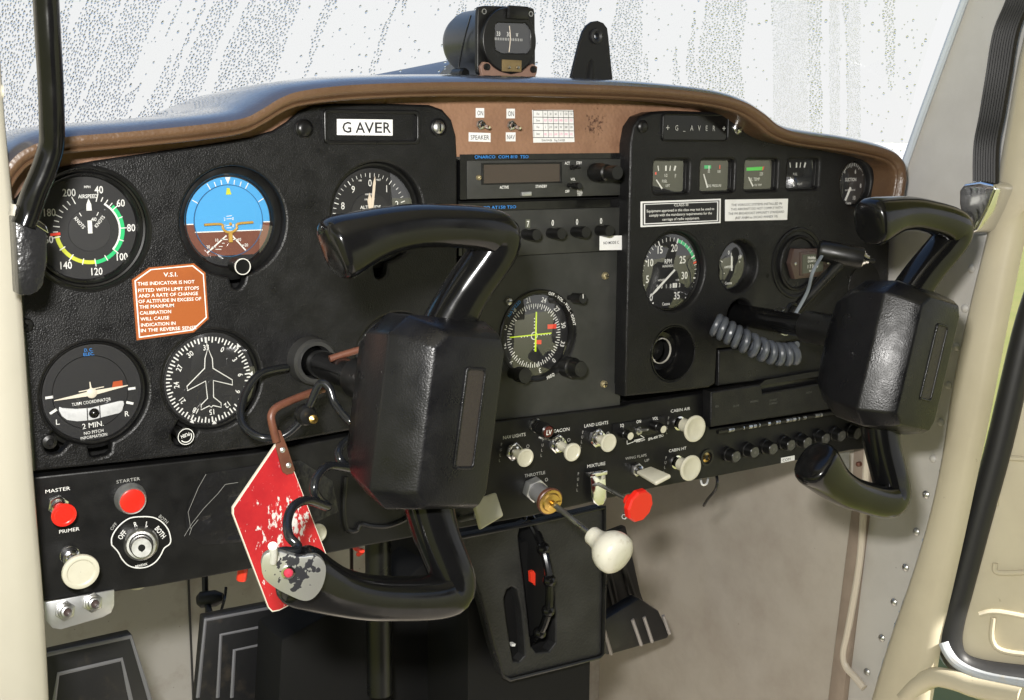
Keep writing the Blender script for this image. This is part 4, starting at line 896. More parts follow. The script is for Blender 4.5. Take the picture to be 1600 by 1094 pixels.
def round_knob(name, px, py, hx, hy, r0, r1, Y0, parent, m='black', step=None, label=None, grp=None, cap=None):
    """turned knob from the panel at (px,py) to its end face at (hx,hy)"""
    b = at(px, py, Y0); Yh = solveY(b, hx); h = at(hx, hy, Yh); fr = AF(b, h); Ln = (h - b).length; k1 = vpx(h)
    prof = [(r0 * k1, 0), (r0 * k1, Ln * .42), (r1 * k1, Ln * .5), (r1 * k1, Ln * .94), (r1 * k1 * .93, Ln)] if not step else [(r_ * k1, Ln * f_) for r_, f_ in step]
    g = MB(); g.lathe(fr, prof, 28, cap1=True); o = g.build(name, M[m], parent)
    if cap: g = MB(); g.disc(fr, prof[-1][0] * .94, Ln + .0003, 24); g.build('cap', M[cap], o)
    return o, fr, Ln, k1
round_knob('course_knob', 800, 583, 821, 587, 9, 13, YN2, t, step=[(9, 0), (9, .45), (12.5, .5), (13, .95), (12, 1)])
round_knob('tuning_knob', 884, 573, 908, 577, 16, 13, YN2, t, step=[(16, 0), (16.5, .1), (16.5, .5), (14.5, .55), (13.5, .6), (13, .95), (12, 1)])
o, f_, Ln, k1 = round_knob('volume_knob', 889, 465, 911, 466.5, 5, 8, YN2, t, step=[(4, 0), (4, .3), (8, .34), (8, .96), (7.4, 1)]); g = MB(); g.rect(f_, -.0004, .0004, 0, 7 * k1, Ln + .0002); g.build('index_line', M['white'], o)
# --- tachometer
t, fd, L = gauge('tachometer', 'tachometer with RPM numerals and white needle on the right panel', tcn, TR, YR, .0355, .010, bez=[(TR + .004, -.013), (TR + .001, -.011), (TR - .0008, -.007), (.0368, -.0075), (.0355, -.011)], dome=.0028)
ca, cb = L(1045, 430); k = vpx(fd.o); mk = MB(); tb = [(0, -143), (35, 137)]
sp5 = {0: -143, 5: -104, 10: -63, 15: -24, 20: 16, 25: 61, 30: 98, 35: 137}; tl = sorted(sp5.items())
for v in range(0, 36): a = angs(tl, v); mk.tick(fd, a, (53 if v % 5 else 51) * k, 59 * k, (1.0 if v % 5 else 2.2) * k, .0006, ca, cb)
for v, (x, y) in {0: (1017, 464), 5: (1011, 436), 10: (1016, 410), 15: (1031, 390), 20: (1053, 387), 25: (1066, 405.5), 30: (1069, 430), 35: (1057, 461.5)}.items(): a, b = L(x, y); mk.text(fd, str(v), 12 * k, a, b, .0006, sx=.82)
a, b = L(1043.5, 408); mk.text(fd, 'RPM', 7.5 * k, a, b, .0006, sx=.8); a, b = L(1043, 415.5); mk.text(fd, 'HUNDREDS', 3.8 * k, a, b, .0006, sx=.8); mk.text(fd, 'Cessna', 5 * k, *L(1040, 474.5), .0006, sx=.8); mk.text(fd, 'HOURS', 3.5 * k, *L(1033, 437.5), .0006, sx=.9); mk.text(fd, '1/10', 3.5 * k, *L(1058, 437.5), .0006, sx=.9); mk.build('markings', M['white'], t)
MB().arc(fd, 53 * k, 58 * k, 17, 66, .0005, 24, ca, cb).build('green_arc', M['green'], t); MB().tick(fd, 72, 52 * k, 59 * k, 3 * k, .0007, ca, cb).build('red_line', M['redp'], t)
A = L(1022, 452); B = L(1064, 441.5); cw = (B[0] - A[0]) / 6
for i, ch in enumerate('501813'):
    g = MB(); g.box(fd, A[0] + i * cw + .0002, A[0] + (i + 1) * cw - .0002, A[1], B[1], .0002, .0010); o = g.build('counter_wheel', M['white'] if i == 4 else M['ink'], t)
    g = MB(); g.text(fd, ch, 6.6 * k, A[0] + (i + .5) * cw, (A[1] + B[1]) / 2, .0012, sx=.75); g.build('digit', M['ink'] if i == 4 else M['white'], o)
f2 = fd.off(ca - .001, cb, 0, 129); MB().prism(f2, [(-.0009, -.008), (.0009, -.008), (.0011, .022), (0, .032), (-.0011, .022)], .0022, .0028).build('needle', M['white'], t)
# --- ammeter
t, fd, L = gauge('ammeter', 'small round ammeter deep in its hole right of the tachometer', acn, AR, YR, .0235, .014, bez=[(AR + .004, -.013), (AR + .001, -.011), (AR - .0006, -.006), (AR - .0012, -.011), (.0240, -.0125), (.0235, -.015)], dome=.002)
k = vpx(fd.o); mk = MB(); ca, cb = L(1141, 421)
for s_, x, y, h in (('0', 1138, 394.5, 6.5), ('60', 1155.5, 401, 6), ('+', 1155, 409, 5), ('-', 1131, 426, 6), ('AMPERES', 1138, 417, 4), ('Cessna', 1137.5, 442, 4.5)): a, b = L(x, y); mk.text(fd, s_, h * k, a, b, .0006, sx=.85)
for an in (-62, 52): mk.tick(fd, an, 20 * k, 27 * k, 1.3 * k, .0006, ca, cb + 3 * k)
mk.tick(fd, 0, 20 * k, 26 * k, 1.2 * k, .0006, ca, cb); mk.build('markings', M['white'], t)
MB().prism(fd, [L(x, y) for x, y in ((1140, 400), (1141.6, 400), (1141.8, 423), (1139.8, 423))], .002, .0026).build('needle', M['white'], t)
# --- suction gauge
t, fd, L = gauge('suction_gauge', 'small round suction gauge at the upper right of the panel', scn, SR, YR, .0218, .009, 'dial2', bez=[(SR + .004, -.013), (SR + .001, -.011), (SR - .0006, -.007), (.0226, -.0075), (.0218, -.010)])
ca, cb = L(1331, 289); k = vpx(fd.o); mk = MB(); st = [(3, -75), (4, -42), (5, -10), (6, 28), (8, 85), (10, 140)]
for i in range(36): v = 3 + i * .2; a = angs(st, min(v, 10)); mk.tick(fd, a, (29 if i % 5 else 27) * k, 34 * k, .9 * k, .0006, ca, cb)
for v, (x, y) in {4: (1319, 268), 6: (1336, 268), 8: (1344, 290), 10: (1334, 309)}.items(): a, b = L(x, y); mk.text(fd, str(v), 6.5 * k, a, b, .0006, sx=.8)
for s_, x, y, h in (('SUCTION', 1328.5, 280.5, 5.5), ('INCHES MERCURY', 1328, 297, 2.6), ('Cessna', 1325, 317, 4)): a, b = L(x, y); mk.text(fd, s_, h * k, a, b, .0006, sx=.8)
mk.build('markings', M['white'], t); MB().prism(fd, [L(x, y) for x, y in ((1325.5, 292), (1327.5, 294), (1319, 314), (1317, 312.5))], .002, .0026).build('needle', M['white'], t)
# --- four small square gauges
for i, (nm, lab, txt) in enumerate((('fuel_gauge', 'leftmost small square gauge, left fuel', [('1/2', 1040, 274, 5), ('F', 1055, 275, 6.5), ('FUEL', 1038, 283, 4.5), ('LEFT', 1043, 290, 4)]), ('oil_pressure_gauge', 'small square oil pressure gauge, second from the left', [('50', 1107, 268, 4.5), ('100', 1123, 268, 4.5), ('OIL PRESSURE', 1116, 290, 4.2)]),
                                 ('oil_temperature_gauge', 'small square oil temperature gauge with a bright green bar', [('225', 1189, 271.5, 4.8), ('OIL TEMP', 1178, 280, 5.2), ('OIL TEMP', 1184, 289, 3.4)]), ('fuel_gauge', 'rightmost small square gauge, right fuel', [('FUEL', 1242, 272, 4), ('RIGHT', 1249, 287.5, 3.6)]))):
    a0, a1, b0, b1 = sqr(sqs[i]); cx, cz = (a0 + a1) / 2, (b0 + b1) / 2; t = thing(nm, lab, 'gauge', (cx, YR, cz), 'small square gauges')
    fr = F((cx, YR, cz)); hw, hh = (a1 - a0) / 2, (b1 - b0) / 2; Yd = YR + .008; fd = F((cx, Yd, cz)); k = vpx(fd.o); L = lambda x, y: fd.loc(at(x, y, Yd))
    MB().plate(fr, rrect(-hw - .003, hw + .003, -hh - .003, hh + .003, .002), [rrect(-hw + .0012, hw - .0012, -hh + .0012, hh - .0012, .003)], -.0175, -.0045, .0004).build('bezel', M['black'], t)
    MB().rect(fd, -hw, hw, -hh, hh).build('dial', M['dial'], t); g = MB(); g.rect(fd, -hw, hw, -hh, hh, .0024); g.build('glass', M['glass'], t)
    mk = MB(); [mk.text(fd, s_, h * k, *L(x, y), .0005, sx=.8, bold=0) for s_, x, y, h in txt]
    if i in (0, 3):
        for j, x in enumerate((1028, 1040, 1046.5, 1054) if i == 0 else (1234, 1244, 1250, 1257)):
            a, b = L(x, 263 if i == 0 else 258); f2 = fd.off(a, b, 0, (12, 0, -8, -18)[j]); mk.rect(f2, -(.9, 1.5, .9, 1.6)[j] * k, (.9, 1.5, .9, 1.6)[j] * k, -4 * k, 4 * k, .0005)
        if i == 0: MB().rect(fd.off(*L(1024, 271)), -1.5 * k, 1.5 * k, -2 * k, 2 * k, .0006).build('red_mark', M['redp'], t)
    if i == 1: MB().rect(fd.off(*L(1106, 261)), -8 * k, 6 * k, -2.5 * k, 2.5 * k, .0005).build('green_bar', M['green'], t); mk.rect(fd.off(*L(1107, 262)), -.8 * k, .8 * k, -4 * k, 3 * k, .0008); MB().rect(fd.off(*L(1124, 261)), -1 * k, 1 * k, -3 * k, 3 * k, .0006).build('red_mark', M['redp'], t)
    if i == 2: MB().prism(fd, [L(x, y) for x, y in ((1166, 262), (1191, 260.5), (1190, 266), (1166, 267))], .0004, .0007).build('green_bar', mat('gauge_green', (.02, .62, .04), .5), t); MB().prism(fd, [L(x, y) for x, y in ((1191, 260.5), (1193.5, 260.5), (1191.5, 266), (1190, 266))], .0004, .0008).build('red_mark', M['redp'], t)
    mk.build('markings', M['white'], t)
    nd = (((1024, 281), (1033, 295)), ((1098, 272), (1104, 293)), ((1168, 277), (1175, 291)), ((1233, 277), (1239, 291)))[i]; A, B = [Vector(L(*p)) for p in nd]; d = (B - A).normalized(); n_ = Vector((-d.y, d.x)) * .0005
    g = MB(); g.prism(fd, [tuple(A - n_), tuple(B - n_ * 1.6), tuple(B + n_ * 1.6), tuple(A + n_)], .0012, .0016); g.build('needle', M['white'], t)
# --- hour meter
t = thing('hour_meter', 'hour meter with hexagonal bronze bezel in a round mount', 'hour meter', (hcn[0], YR, hcn[1])); fr = F((hcn[0], YR, hcn[1])); k = vpx(fr.o)
MB().lathe(fr, [(.0370, 0), (.0366, .0016), (.0352, .0020), (.0325, .0012), (.0320, -.001), (.0290, -.0012), (.0285, .0032), (.0270, .0042), (.0255, .0030), (.0250, -.0005), (.0001, -.0005)], 60).build('mount_ring', M['panel'], t)
Yh = YR - .004; Lh = lambda x, y: fr.loc(at(x, y, Yh)); hx_ = [Lh(x, y) for x, y in ((1233, 411.5), (1239, 388.5), (1290, 388), (1296, 411), (1290, 430), (1240, 436.5))]
MB().prism(fr, hx_, -.0005, .006).build('hex_bezel', M['hobbs'], t, bevel=.0008)
MB().prism(fr, [Lh(x, y) for x, y in ((1247, 394), (1286, 391.5), (1285, 427), (1247, 430.5))], .0055, .0072).build('inner_bezel', M['hobbs'], t, bevel=.0006)
MB().prism(fr, [Lh(x, y) for x, y in ((1250, 398), (1283, 395.5), (1282, 423), (1250, 427))], .0068, .0076).build('window', mat('meter_face', (.06, .065, .05), .3), t)
g = MB(); g.text(fr, 'Hobbs', 5 * k, *Lh(1264, 402), .0078, sx=.95); g.text(fr, 'QUARTZ', 3.2 * k, *Lh(1264, 407.5), .0078); g.text(fr, '1 7 3 9 9', 5.6 * k, *Lh(1266, 415.5), .0078, sx=.9); g.text(fr, 'HOURS', 3 * k, *Lh(1265, 422.5), .0078); g.build('lettering', M['white'], t)
for x, y in ((1240, 412), (1291, 410)): MB().lathe(fr, [(.0018, .006), (.0016, .0072), (.0002, .0075)], 12, *Lh(x, y)).build('screw', M['steel'], t)
# --- cigar lighter socket
t = thing('lighter_socket', 'round socket with chrome ring at the lower left of the right panel', 'socket', (lcn[0], YR, lcn[1])); fr = F((lcn[0], YR, lcn[1]))
MB().lathe(fr, [(.0290, -.004), (.0272, .0003), (.0262, .0002), (.0250, -.003), (.0215, -.010), (.0185, -.018), (.0135, -.0195)], 48).build('cup', M['gloss'], t)
MB().lathe(fr, [(.0130, -.0200), (.0128, -.0170), (.0120, -.0166), (.0117, -.0185)], 40).build('chrome_ring', mat('bright_ring', (.80, .77, .68), .35, .5), t); MB().disc(fr, .0118, -.028, 32).build('plug', M['black'], t)

# ================================================================== RADIOS
YC = .002
def faceplate(name, lab, quad, Y, cat='radio'):
    q = pzs(quad, Y); cx = sum(p[0] for p in q) / 4; cz = sum(p[1] for p in q) / 4; t = thing(name, lab, cat, (cx, Y, cz)); fr = F((cx, Y, cz))
    MB().prism(fr, [(p[0] - cx, p[1] - cz) for p in q], -.012, 0).build('faceplate', M['radio'], t, bevel=.0006); return t, fr, vpx(fr.o), (lambda x, y: fr.loc(at(x, y, Y)))
t, fr, k, L = faceplate('com_radio', 'communication radio with dark display window and stacked tuning knob', [(730, 251), (974, 248), (974, 305), (730, 311.5)], YC)
MB().prism(fr, [L(x, y) for x, y in ((720, 241.5), (976, 239), (976, 247.5), (730, 250.5), (730, 312), (720, 312))], -.012, -.001).build('header_strip', M['gloss'], t)
g = MB(); g.text(fr, 'NARCO  COM 810  TSO', 4.6 * k, *L(787, 245), .0004, wid=L(827, 245)[0] - L(749, 245)[0]); g.arc(fr, 2 * k, 2.8 * k, 0, 359, .0004, 14, *L(744, 245.5)); g.build('blue_lettering', M['blue_txt'], t)
MB().plate(fr, [L(x, y) for x, y in ((752, 255), (877, 253.5), (877, 285.5), (752, 289))], [[L(x, y) for x, y in ((755, 257.5), (874, 256), (874, 283.5), (755, 286.8))]], -.001, .0012, .0004).build('window_frame', M['black'], t)
MB().prism(fr, [L(x, y) for x, y in ((754, 256.5), (875, 255), (875, 284.5), (754, 288))], .0002, .0006).build('display_window', M['window'], t)
g = MB()
for s_, x, y, h in (('ACTIVE', 787.5, 292.5, 4.6), ('STANDBY', 845.5, 291, 4.6), ('ACT', 886, 255, 4.6), ('STBY', 904.5, 254.5, 4.6), ('VOL', 895, 280, 4.6), ('OFF', 886, 299, 4.6), ('PULL', 905.5, 298.5, 4.6), ('TEST', 905.5, 303.5, 4.6)): g.text(fr, s_, h * k, *L(x, y), .0004, sx=.78)
g.build('lettering', M['white'], t)
MB().prism(fr, [L(x, y) for x, y in ((813, 300), (828, 299), (828, 306), (813, 306.5))], .0, .003).build('transfer_button', M['alu'], t, bevel=.0006)
screw(747.5, 277.5, YC, 4.3, M['gold_screw'], t)
round_knob('tuning_knob', 927, 269.5, 965, 270, 15, 12, YC, t, step=[(13, 0), (14.5, .05), (15, .1), (15, .34), (13, .4), (13, .58), (10.5, .62), (11, .66), (11.3, .96), (10.5, 1)])
round_knob('volume_knob', 888, 290, 906, 290.5, 4, 5, YC, t, step=[(3.5, 0), (3.5, .4), (5, .45), (5, .95), (4.5, 1)]); round_knob('toggle_switch', 893, 262, 905, 260, 2, 2, YC, t, step=[(4, 0), (4, .2), (2, .22), (2, .9), (1.5, 1)])
t, fr, k, L = faceplate('transponder', 'transponder with code digits 7000 above four small knobs', [(723.5, 331), (971.5, 324), (971.5, 391), (723.5, 404)], YC)
MB().prism(fr, [L(x, y) for x, y in ((718, 318), (971, 311), (971.5, 323.5), (723.5, 330.5), (723.5, 400), (718, 400))], -.012, -.001).build('header_strip', M['gloss'], t)
g = MB(); g.text(fr, 'NARCO AT150 TSO', 4.6 * k, *L(772, 324), .0004, wid=L(804, 323)[0] - L(735, 324)[0]); g.build('blue_lettering', M['blue_txt'], t)
for i, (x, y, ch) in enumerate(((824.5, 349.5, '7'), (863, 348, '0'), (901, 346.5, '0'), (938.5, 345, '0'))):
    a, b = L(x, y); g = MB(); g.box(fr, a - 4 * k, a + 4.2 * k, b - 6.5 * k, b + 6.5 * k, -.0005, .0004); o = g.build('digit_window', mat('digit_back', (.10, .105, .08), .4) if i == 0 else M['radio'], t)
    MB().text(fr, ch, 9.5 * k, a, b, .0007, sx=.72).build('digit', M['white'], o)
for x, y, hx, hy in ((820, 366, 839, 367), (859, 364, 878, 365), (897, 362, 916, 363), (935, 360, 953, 361)): round_knob('code_knob', x, y, hx, hy, 8, 9, YC, t, step=[(8, 0), (8.6, .1), (9, .3), (9.2, .93), (8.6, 1)])
# ================================================================== SWITCH PANEL CONTROLS
def nut(fr, r, h, m, parent, name='nut', c0=0):
    g = MB(); pts = [(r * math.cos(rad(60 * i + 17)), r * math.sin(rad(60 * i + 17))) for i in range(6)]; g.prism(fr, pts, c0, c0 + h); return g.build(name, m, parent, bevel=r * .06)
def lettering(px, py, s_, h, wd, Y, parent, m='white', rot=0, c=.0008):
    fr = PF(px, py, Y); A = at(px - wd / 2, py, Y).x; B = at(px + wd / 2, py, Y).x; g = MB(); g.text(fr, s_, h * vpx(fr.o), 0, 0, c, wid=B - A, rot=rot, bold=0); return g.build('lettering', M[m], parent)
YP = .002
def pull_knob(name, lab, bx, by, hx, hy, rh, m='knob', txt=None, pull=None, nutr=None, shaft=.45, style=0, grp=None):
    b = at(bx, by, YP); Yh = solveY(b, hx); h = at(hx, hy, Yh); t = thing(name, lab, 'knob', b, grp); fr = AF(b, h); Ln = (h - b).length; k = vpx(h)
    if nutr:
        nut(fr, nutr * k, .0045, M['chrome'], t); MB().lathe(fr, [(nutr * k * .74, .0045), (nutr * k * .72, .0085), (nutr * k * .5, .0090)], 24).build('bushing', M['chrome'], t)
    else: MB().lathe(fr, [(rh * .55 * k, 0), (rh * .53 * k, .002), (rh * .4 * k, .0024)], 24).build('washer', M['chrome'], t)
    c0 = .006
    if style == 2: MB().lathe(fr, [(rh * .52 * k, 0), (rh * .5 * k, Ln * .25), (rh * .36 * k, Ln * .28), (rh * .36 * k, Ln * .5), (rh * .44 * k, Ln * .52), (rh * .44 * k, Ln * .7)], 28).build('shaft', M['chrome'], t)
    r_ = rh * k
    prof = [(r_ * .50, Ln * .30 if style != 2 else Ln * .66), (r_ * .50, Ln * .55), (r_ * .56, Ln * .72), (r_ * .80, Ln * .82), (r_ * .96, Ln * .88), (r_, Ln * .94), (r_ * .97, Ln * .985), (r_ * .88, Ln), (r_ * .76, Ln * .995), (r_ * .68, Ln * .97), (r_ * .3, Ln * .96), (.0002, Ln * .96)]
    if style == 2: prof[1] = (r_ * .5, Ln * .72)
    MB().lathe(fr, prof, 40).build('head', M[m], t)
    if txt: lettering(*txt, YP, t)
    if pull:
        fr2 = PF(pull[0], pull[1], YP); kk = vpx(fr2.o); g = MB()
        for i, ch in enumerate('PULL'): a_, b_ = fr2.loc(at(pull[0] - i * 1.0, pull[1] + i * pull[2], YP)); g.text(fr2, ch, 5 * kk, a_, b_, .0008, sx=.8, bold=0)
        if len(pull) > 3: g.text(fr2, 'O', 6 * kk, *fr2.loc(at(pull[3], pull[4], YP)), .0008, bold=0)
        g.build('pull_lettering', M['dim'], t)
    return t, fr, Ln, k
pull_knob('pull_switch', 'red MASTER knob at the lower left of the switch panel', 89, 787, 100.5, 806, 19.5, 'red_knob', (90, 765, 'MASTER', 6, 39), nutr=17)
pull_knob('pull_switch', 'large cream PRIMER knob below the red master knob', 108, 866, 127, 895, 29, 'knob', (108, 828, 'PRIMER', 6, 32), nutr=None, style=2)
pull_knob('pull_switch', 'cream NAV LIGHTS knob right of the left wheel hub', 800, 704, 822, 716, 15, 'knob', (803, 681, 'NAV LIGHTS', 5.6, 35), (783, 694, 8.4, 824, 697), nutr=15.5)
pull_knob('pull_switch', 'cream BEACON knob under the red LV warning lamp', 868, 692, 896, 707.5, 15, 'knob', (875, 672, 'BEACON', 5.6, 28), (848, 687, 8, 888, 687), nutr=15.5)
pull_knob('pull_switch', 'cream LAND LIGHTS knob left of the intercom', 930, 683, 952, 692.5, 15, 'knob', (931, 662.5, 'LAND LIGHTS', 5.6, 37), (910, 675, 7.5, 949, 677), nutr=15.5)
pull_knob('pull_switch', 'large cream CABIN AIR knob left of the glove box', 1060, 661, 1087, 670.5, 21.5, 'knob', (1062.5, 640, 'CABIN AIR', 5, 30), (1044, 653, 7.5))
pull_knob('pull_switch', 'large cream CABIN HT knob above the firewall gap', 1056, 721.5, 1080.5, 732, 21, 'knob', (1058, 702, 'CABIN HT', 5, 27), (1040, 715, 7.5))
pull_knob('pull_switch', 'cream knob half hidden behind the red control lock', 478, 822, 497, 834, 15.5, 'knob')
# starter button
b = at(203, 778, YP); h = at(207, 783, -.006); t = thing('starter_button', 'red STARTER push button in a chrome ring', 'button', b); fr = AF(b, h); Ln = (h - b).length; k = vpx(h)
MB().lathe(fr, [(25 * k, 0), (24 * k, .004), (21.5 * k, Ln * .8), (21.8 * k, Ln), (20.5 * k, Ln + .0012), (19.3 * k, Ln + .0006), (19.2 * k, Ln - .002)], 44).build('ring', M['alu'], t); MB().lathe(fr, [(19 * k, Ln - .003), (18.8 * k, Ln + .0004), (17 * k, Ln + .0008), (.0002, Ln + .0006)], 40).build('button', M['red_knob'], t); lettering(200, 750, 'STARTER', 5.5, 37, YP, t, 'dim')
# ignition switch
b = at(220, 848, YP); t = thing('ignition_switch', 'round metal ignition switch with OFF R L BOTH plate', 'switch', b); fr = F(b); k = vpx(b); Yi = YP; L = lambda x, y: fr.loc(at(x, y, Yi))
pl_ = [(174, 851), (174, 840), (180, 828), (190, 817), (203, 809), (220, 807), (238, 808), (252, 815), (262, 827), (266, 842), (264, 850), (256, 856), (251, 866), (243, 877), (230, 885), (214, 887), (200, 883), (190, 873), (184, 862)]
pp = [L(x, y) for x, y in pl_]; pp = [tuple(q[:2]) for q in smooth_path([(a, c, 0) for a, c in pp + pp[:1]], 4)][:-1]
MB().prism(fr, pp, -.001, .0010).build('plate', M['black'], t); MB().tube([fr(a, c, .0010) for a, c in pp], .0005, 6, closed=True).build('plate_border', M['white'], t)
g = MB()
for s_, x, y, r_ in (('OFF', 190, 835, 48), ('R', 211, 818.5, 12), ('L', 229, 818, -12), ('BOTH', 250, 831, -58)): g.text(fr, s_, 8.5 * k, *L(x, y), .0013, rot=r_, sx=.72)
g.arctext(fr, 'BENDIX', -4.5 * k, -.0140, 0, .0013) if False else g.text(fr, 'BENDIX', 4 * k, *L(220, 882.5), .0013, rot=3, sx=1); g.build('lettering', M['white'], t)
lettering(177, 822, 'OFF', 5.5, 13, Yi, t, 'dim', 48); lettering(255, 811, 'BOTH', 5.5, 18, Yi, t, 'dim', -48)
h = at(221, 854, -.012); fr = AF(b, h); Ln = (h - b).length; k = vpx(h)
MB().lathe(fr, [(27 * k, 0), (26.5 * k, Ln * .4), (24.5 * k, Ln * .6), (22 * k, Ln * .68), (18.5 * k, Ln * .68), (16.5 * k, Ln * .5)], 44).build('body', M['steel'], t)
MB().lathe(fr, [(16.5 * k, Ln * .4), (16.5 * k, Ln * 1.25), (15 * k, Ln * 1.35), (.0002, Ln * 1.35)], 36).build('barrel', M['steel'], t); g = MB(); g.lathe(fr, [(5.5 * k, Ln * 1.351), (.0002, Ln * 1.36)], 18); g.box(fr, -1 * k, 1 * k, -6.5 * k, 3 * k, Ln * 1.3, Ln * 1.37); g.build('key_slot', M['matte'], t)
# warning lamp
b = at(836, 664, YP); h = at(857, 675, solveY(b, 857)); t = thing('warning_lamp', 'dark red LV press-to-test lamp beside the beacon label', 'lamp', b); fr = AF(b, h); Ln = (h - b).length; k = vpx(h); nut(fr, 12 * k, .003, M['steel'], t)
MB().lathe(fr, [(10.5 * k, .002), (10.5 * k, Ln * .35), (9.6 * k, Ln * .4), (11.5 * k, Ln * .48), (11.5 * k, Ln * .95), (9.5 * k, Ln)], 32).build('body', M['black'], t); MB().lathe(fr, [(9.8 * k, Ln * .97), (8.5 * k, Ln * 1.02), (.0002, Ln * 1.03)], 28).build('lens', M['redlens'], t); MB().text(fr, 'LV', 8 * k, 0, 0, Ln * 1.05, sx=.85, bold=.02).build('lettering', M['white'], t)
fr = PF(851, 685.5, YP); MB().text(fr, 'PRESS TO TEST', 2.8 * vpx(fr.o), 0, 0, .0008, rot=-18).build('lamp_lettering', M['white'], t)
# intercom
t, fr, k, L = faceplate('intercom', 'small intercom panel with SQ and VOL knobs and ON toggle', [(957, 663), (1038, 650), (1042, 674), (958, 690)], YP - .0012, 'intercom'); t.children[0].data.materials[0] = M['black']
g = MB(); [g.text(fr, s_, 5.2 * k, *L(x, y), .0005, sx=.85) for s_, x, y in (('SQ', 971.5, 664.5), ('ON', 997.5, 658.5), ('VOL', 1023.5, 653.5))]; g.text(fr, 'SPA-400 TSO', 4.4 * k, *L(1024, 683), .0008, wid=L(1036, 683)[0] - L(1012, 683)[0], rot=5); g.text(fr, 'intercom', 3.6 * k, *L(1000, 688), .0008, rot=5)
A = [L(x, y) for x, y in ((979, 688), (979, 694), (1006, 684), (990, 688), (1000, 680))]
for p, q in ((0, 1), (1, 2), (3, 2), (4, 2)): d = (Vector(A[q]) - Vector(A[p])).normalized() * .0003; n_ = Vector((-d.y, d.x)); g.add([fr(*(Vector(A[p]) + n_), .0008), fr(*(Vector(A[p]) - n_), .0008), fr(*(Vector(A[q]) - n_), .0008), fr(*(Vector(A[q]) + n_), .0008)], [(0, 1, 2, 3)])
g.build('lettering', M['white'], t)
for x, y, hx, hy in ((971, 676, 985, 681.5), (1021, 664, 1036.5, 671)): round_knob('knob', x, y, hx, hy, 8, 8, YP - .0012, t, step=[(8, 0), (8, .55), (7, .6), (7, .95), (6.3, 1)], cap='knob')
b = at(997, 673, YP - .001); fr2 = F(b); nut(fr2, 7 * vpx(b), .002, M['steel'], t); MB().lathe(AF(b, at(1010, 671.5, -.010)), [(4.5 * k, 0), (4 * k, .004), (1.8 * k, .0045), (2.2 * k, .0125), (1.4 * k, .0135)], 14, cap1=True).build('toggle_lever', M['steel'], t)
# toggle switches on the leather strip
for x, y, lab in ((750, 195, 'speaker'), (798, 196, 'nav')):
    b = at(x, y, .003); t = thing('toggle_switch', 'chrome toggle switch above the white %s label' % lab.upper(), 'switch', b); k = vpx(b); nut(F(b), 8 * k, .0025, M['steel'], t); MB().lathe(F(b), [(5.5 * k, .002), (5 * k, .005), (3 * k, .0055)], 18).build('bushing', M['chrome'], t)
    MB().lathe(AF(b, at(x + 14, y + 4, -.010)), [(1.8 * k, .002), (2.2 * k, .009), (2.7 * k, .0125), (1.8 * k, .0142)], 14, cap1=True).build('lever', M['chrome'], t)
# mixture
b = at(927, 752, YP); h = at(1002, 792, -.062); t = thing('mixture_control', 'red ten-sided MIXTURE knob on a steel rod', 'knob', b); fr = AF(b, h); k = vpx(h); Ln = (h - b).length
fp = PF(928, 745, YP - .001); kk = vpx(fp.o); LM = lambda x, y: fp.loc(at(x, y, YP - .001))
g = MB(); g.prism(fp, [LM(x, y) for x, y in ((917, 742), (940, 738), (942, 776), (937, 786), (929, 788), (921, 783), (919, 775))], .0045, .0062); A = LM(914, 742); B = LM(941, 732); g.box(fp, A[0], B[0], A[1] - .001, B[1], 0, .0085); g.build('friction_plate', M['chrome'], t, bevel=.0008)
MB().lathe(fr, [(3.3 * k, .0), (3.3 * k, Ln * .84)], 16).build('rod', M['steel'], t)
f2 = fr; g = MB(); g.lathe(f2, [(9 * k, Ln * .72), (9.5 * k, Ln * .9)], 24, cap0=True); g.lathe(f2, [(24 * k, Ln * .87), (27 * k, Ln * .90), (27 * k, Ln * .97), (25 * k, Ln)], 10, cap0=True, cap1=True); g.build('head', M['red_knob'], t, sharp=25)
q = at(977, 806, -.048); MB().lathe(AF(q, at(973, 809, -.056)), [(5 * k, -.006), (5 * k, .004), (4 * k, .006), (2.8 * k, .006), (2.6 * k, .002)], 18).build('release_button', M['steel'], t)
lettering(931, 726, 'MIXTURE', 5.6, 28, YP, t); g = MB(); fr3 = PF(903, 740, YP); [g.text(fr3, ch, 5 * kk, *fr3.loc(at(903 - i * .6, 740 + i * 8.4, YP)), .0008, sx=.8, bold=0) for i, ch in enumerate('PULL')]; g.build('pull_lettering', M['dim'], t)
# throttle
b = at(832, 762, YP); m1 = at(860, 784, -.030); h = at(957, 862, -.105); t = thing('throttle_control', 'large cream THROTTLE knob pulled out on a steel rod with brass collar', 'throttle', b); f1 = AF(b, m1); L1 = (m1 - b).length; k = vpx(m1)
nut(f1, 20 * k, .009, M['alu'], t); MB().lathe(f1, [(15.5 * k, .008), (15.5 * k, L1 * .9)], 32).build('sleeve', mat('grey_sleeve', (.16, .16, .165), .4), t)
MB().lathe(f1, [(15 * k, L1 * .85), (21 * k, L1 * .88), (22 * k, L1 * .94), (22 * k, L1), (20.5 * k, L1 + .0008)], 40).build('friction_nut', M['bronze'], t); g = MB(); g.lathe(f1, [(20.5 * k, L1), (20 * k, L1 + .001), (16 * k, L1 + .0012), (14 * k, L1 + .003), (5 * k, L1 + .0035), (4.5 * k, L1 + .0075), (.0002, L1 + .0075)], 36); g.box(f1, 8 * k, 16 * k, -1.5 * k, 1.5 * k, L1 + .002, L1 + .0045); g.build('brass_collar', M['brass'], t)
fh = AF(m1, h); Lh_ = (h - m1).length; kh = vpx(h); MB().lathe(fh, [(4.6 * kh, 0), (4.6 * kh, Lh_ * .8)], 20).build('rod', M['steel'], t)
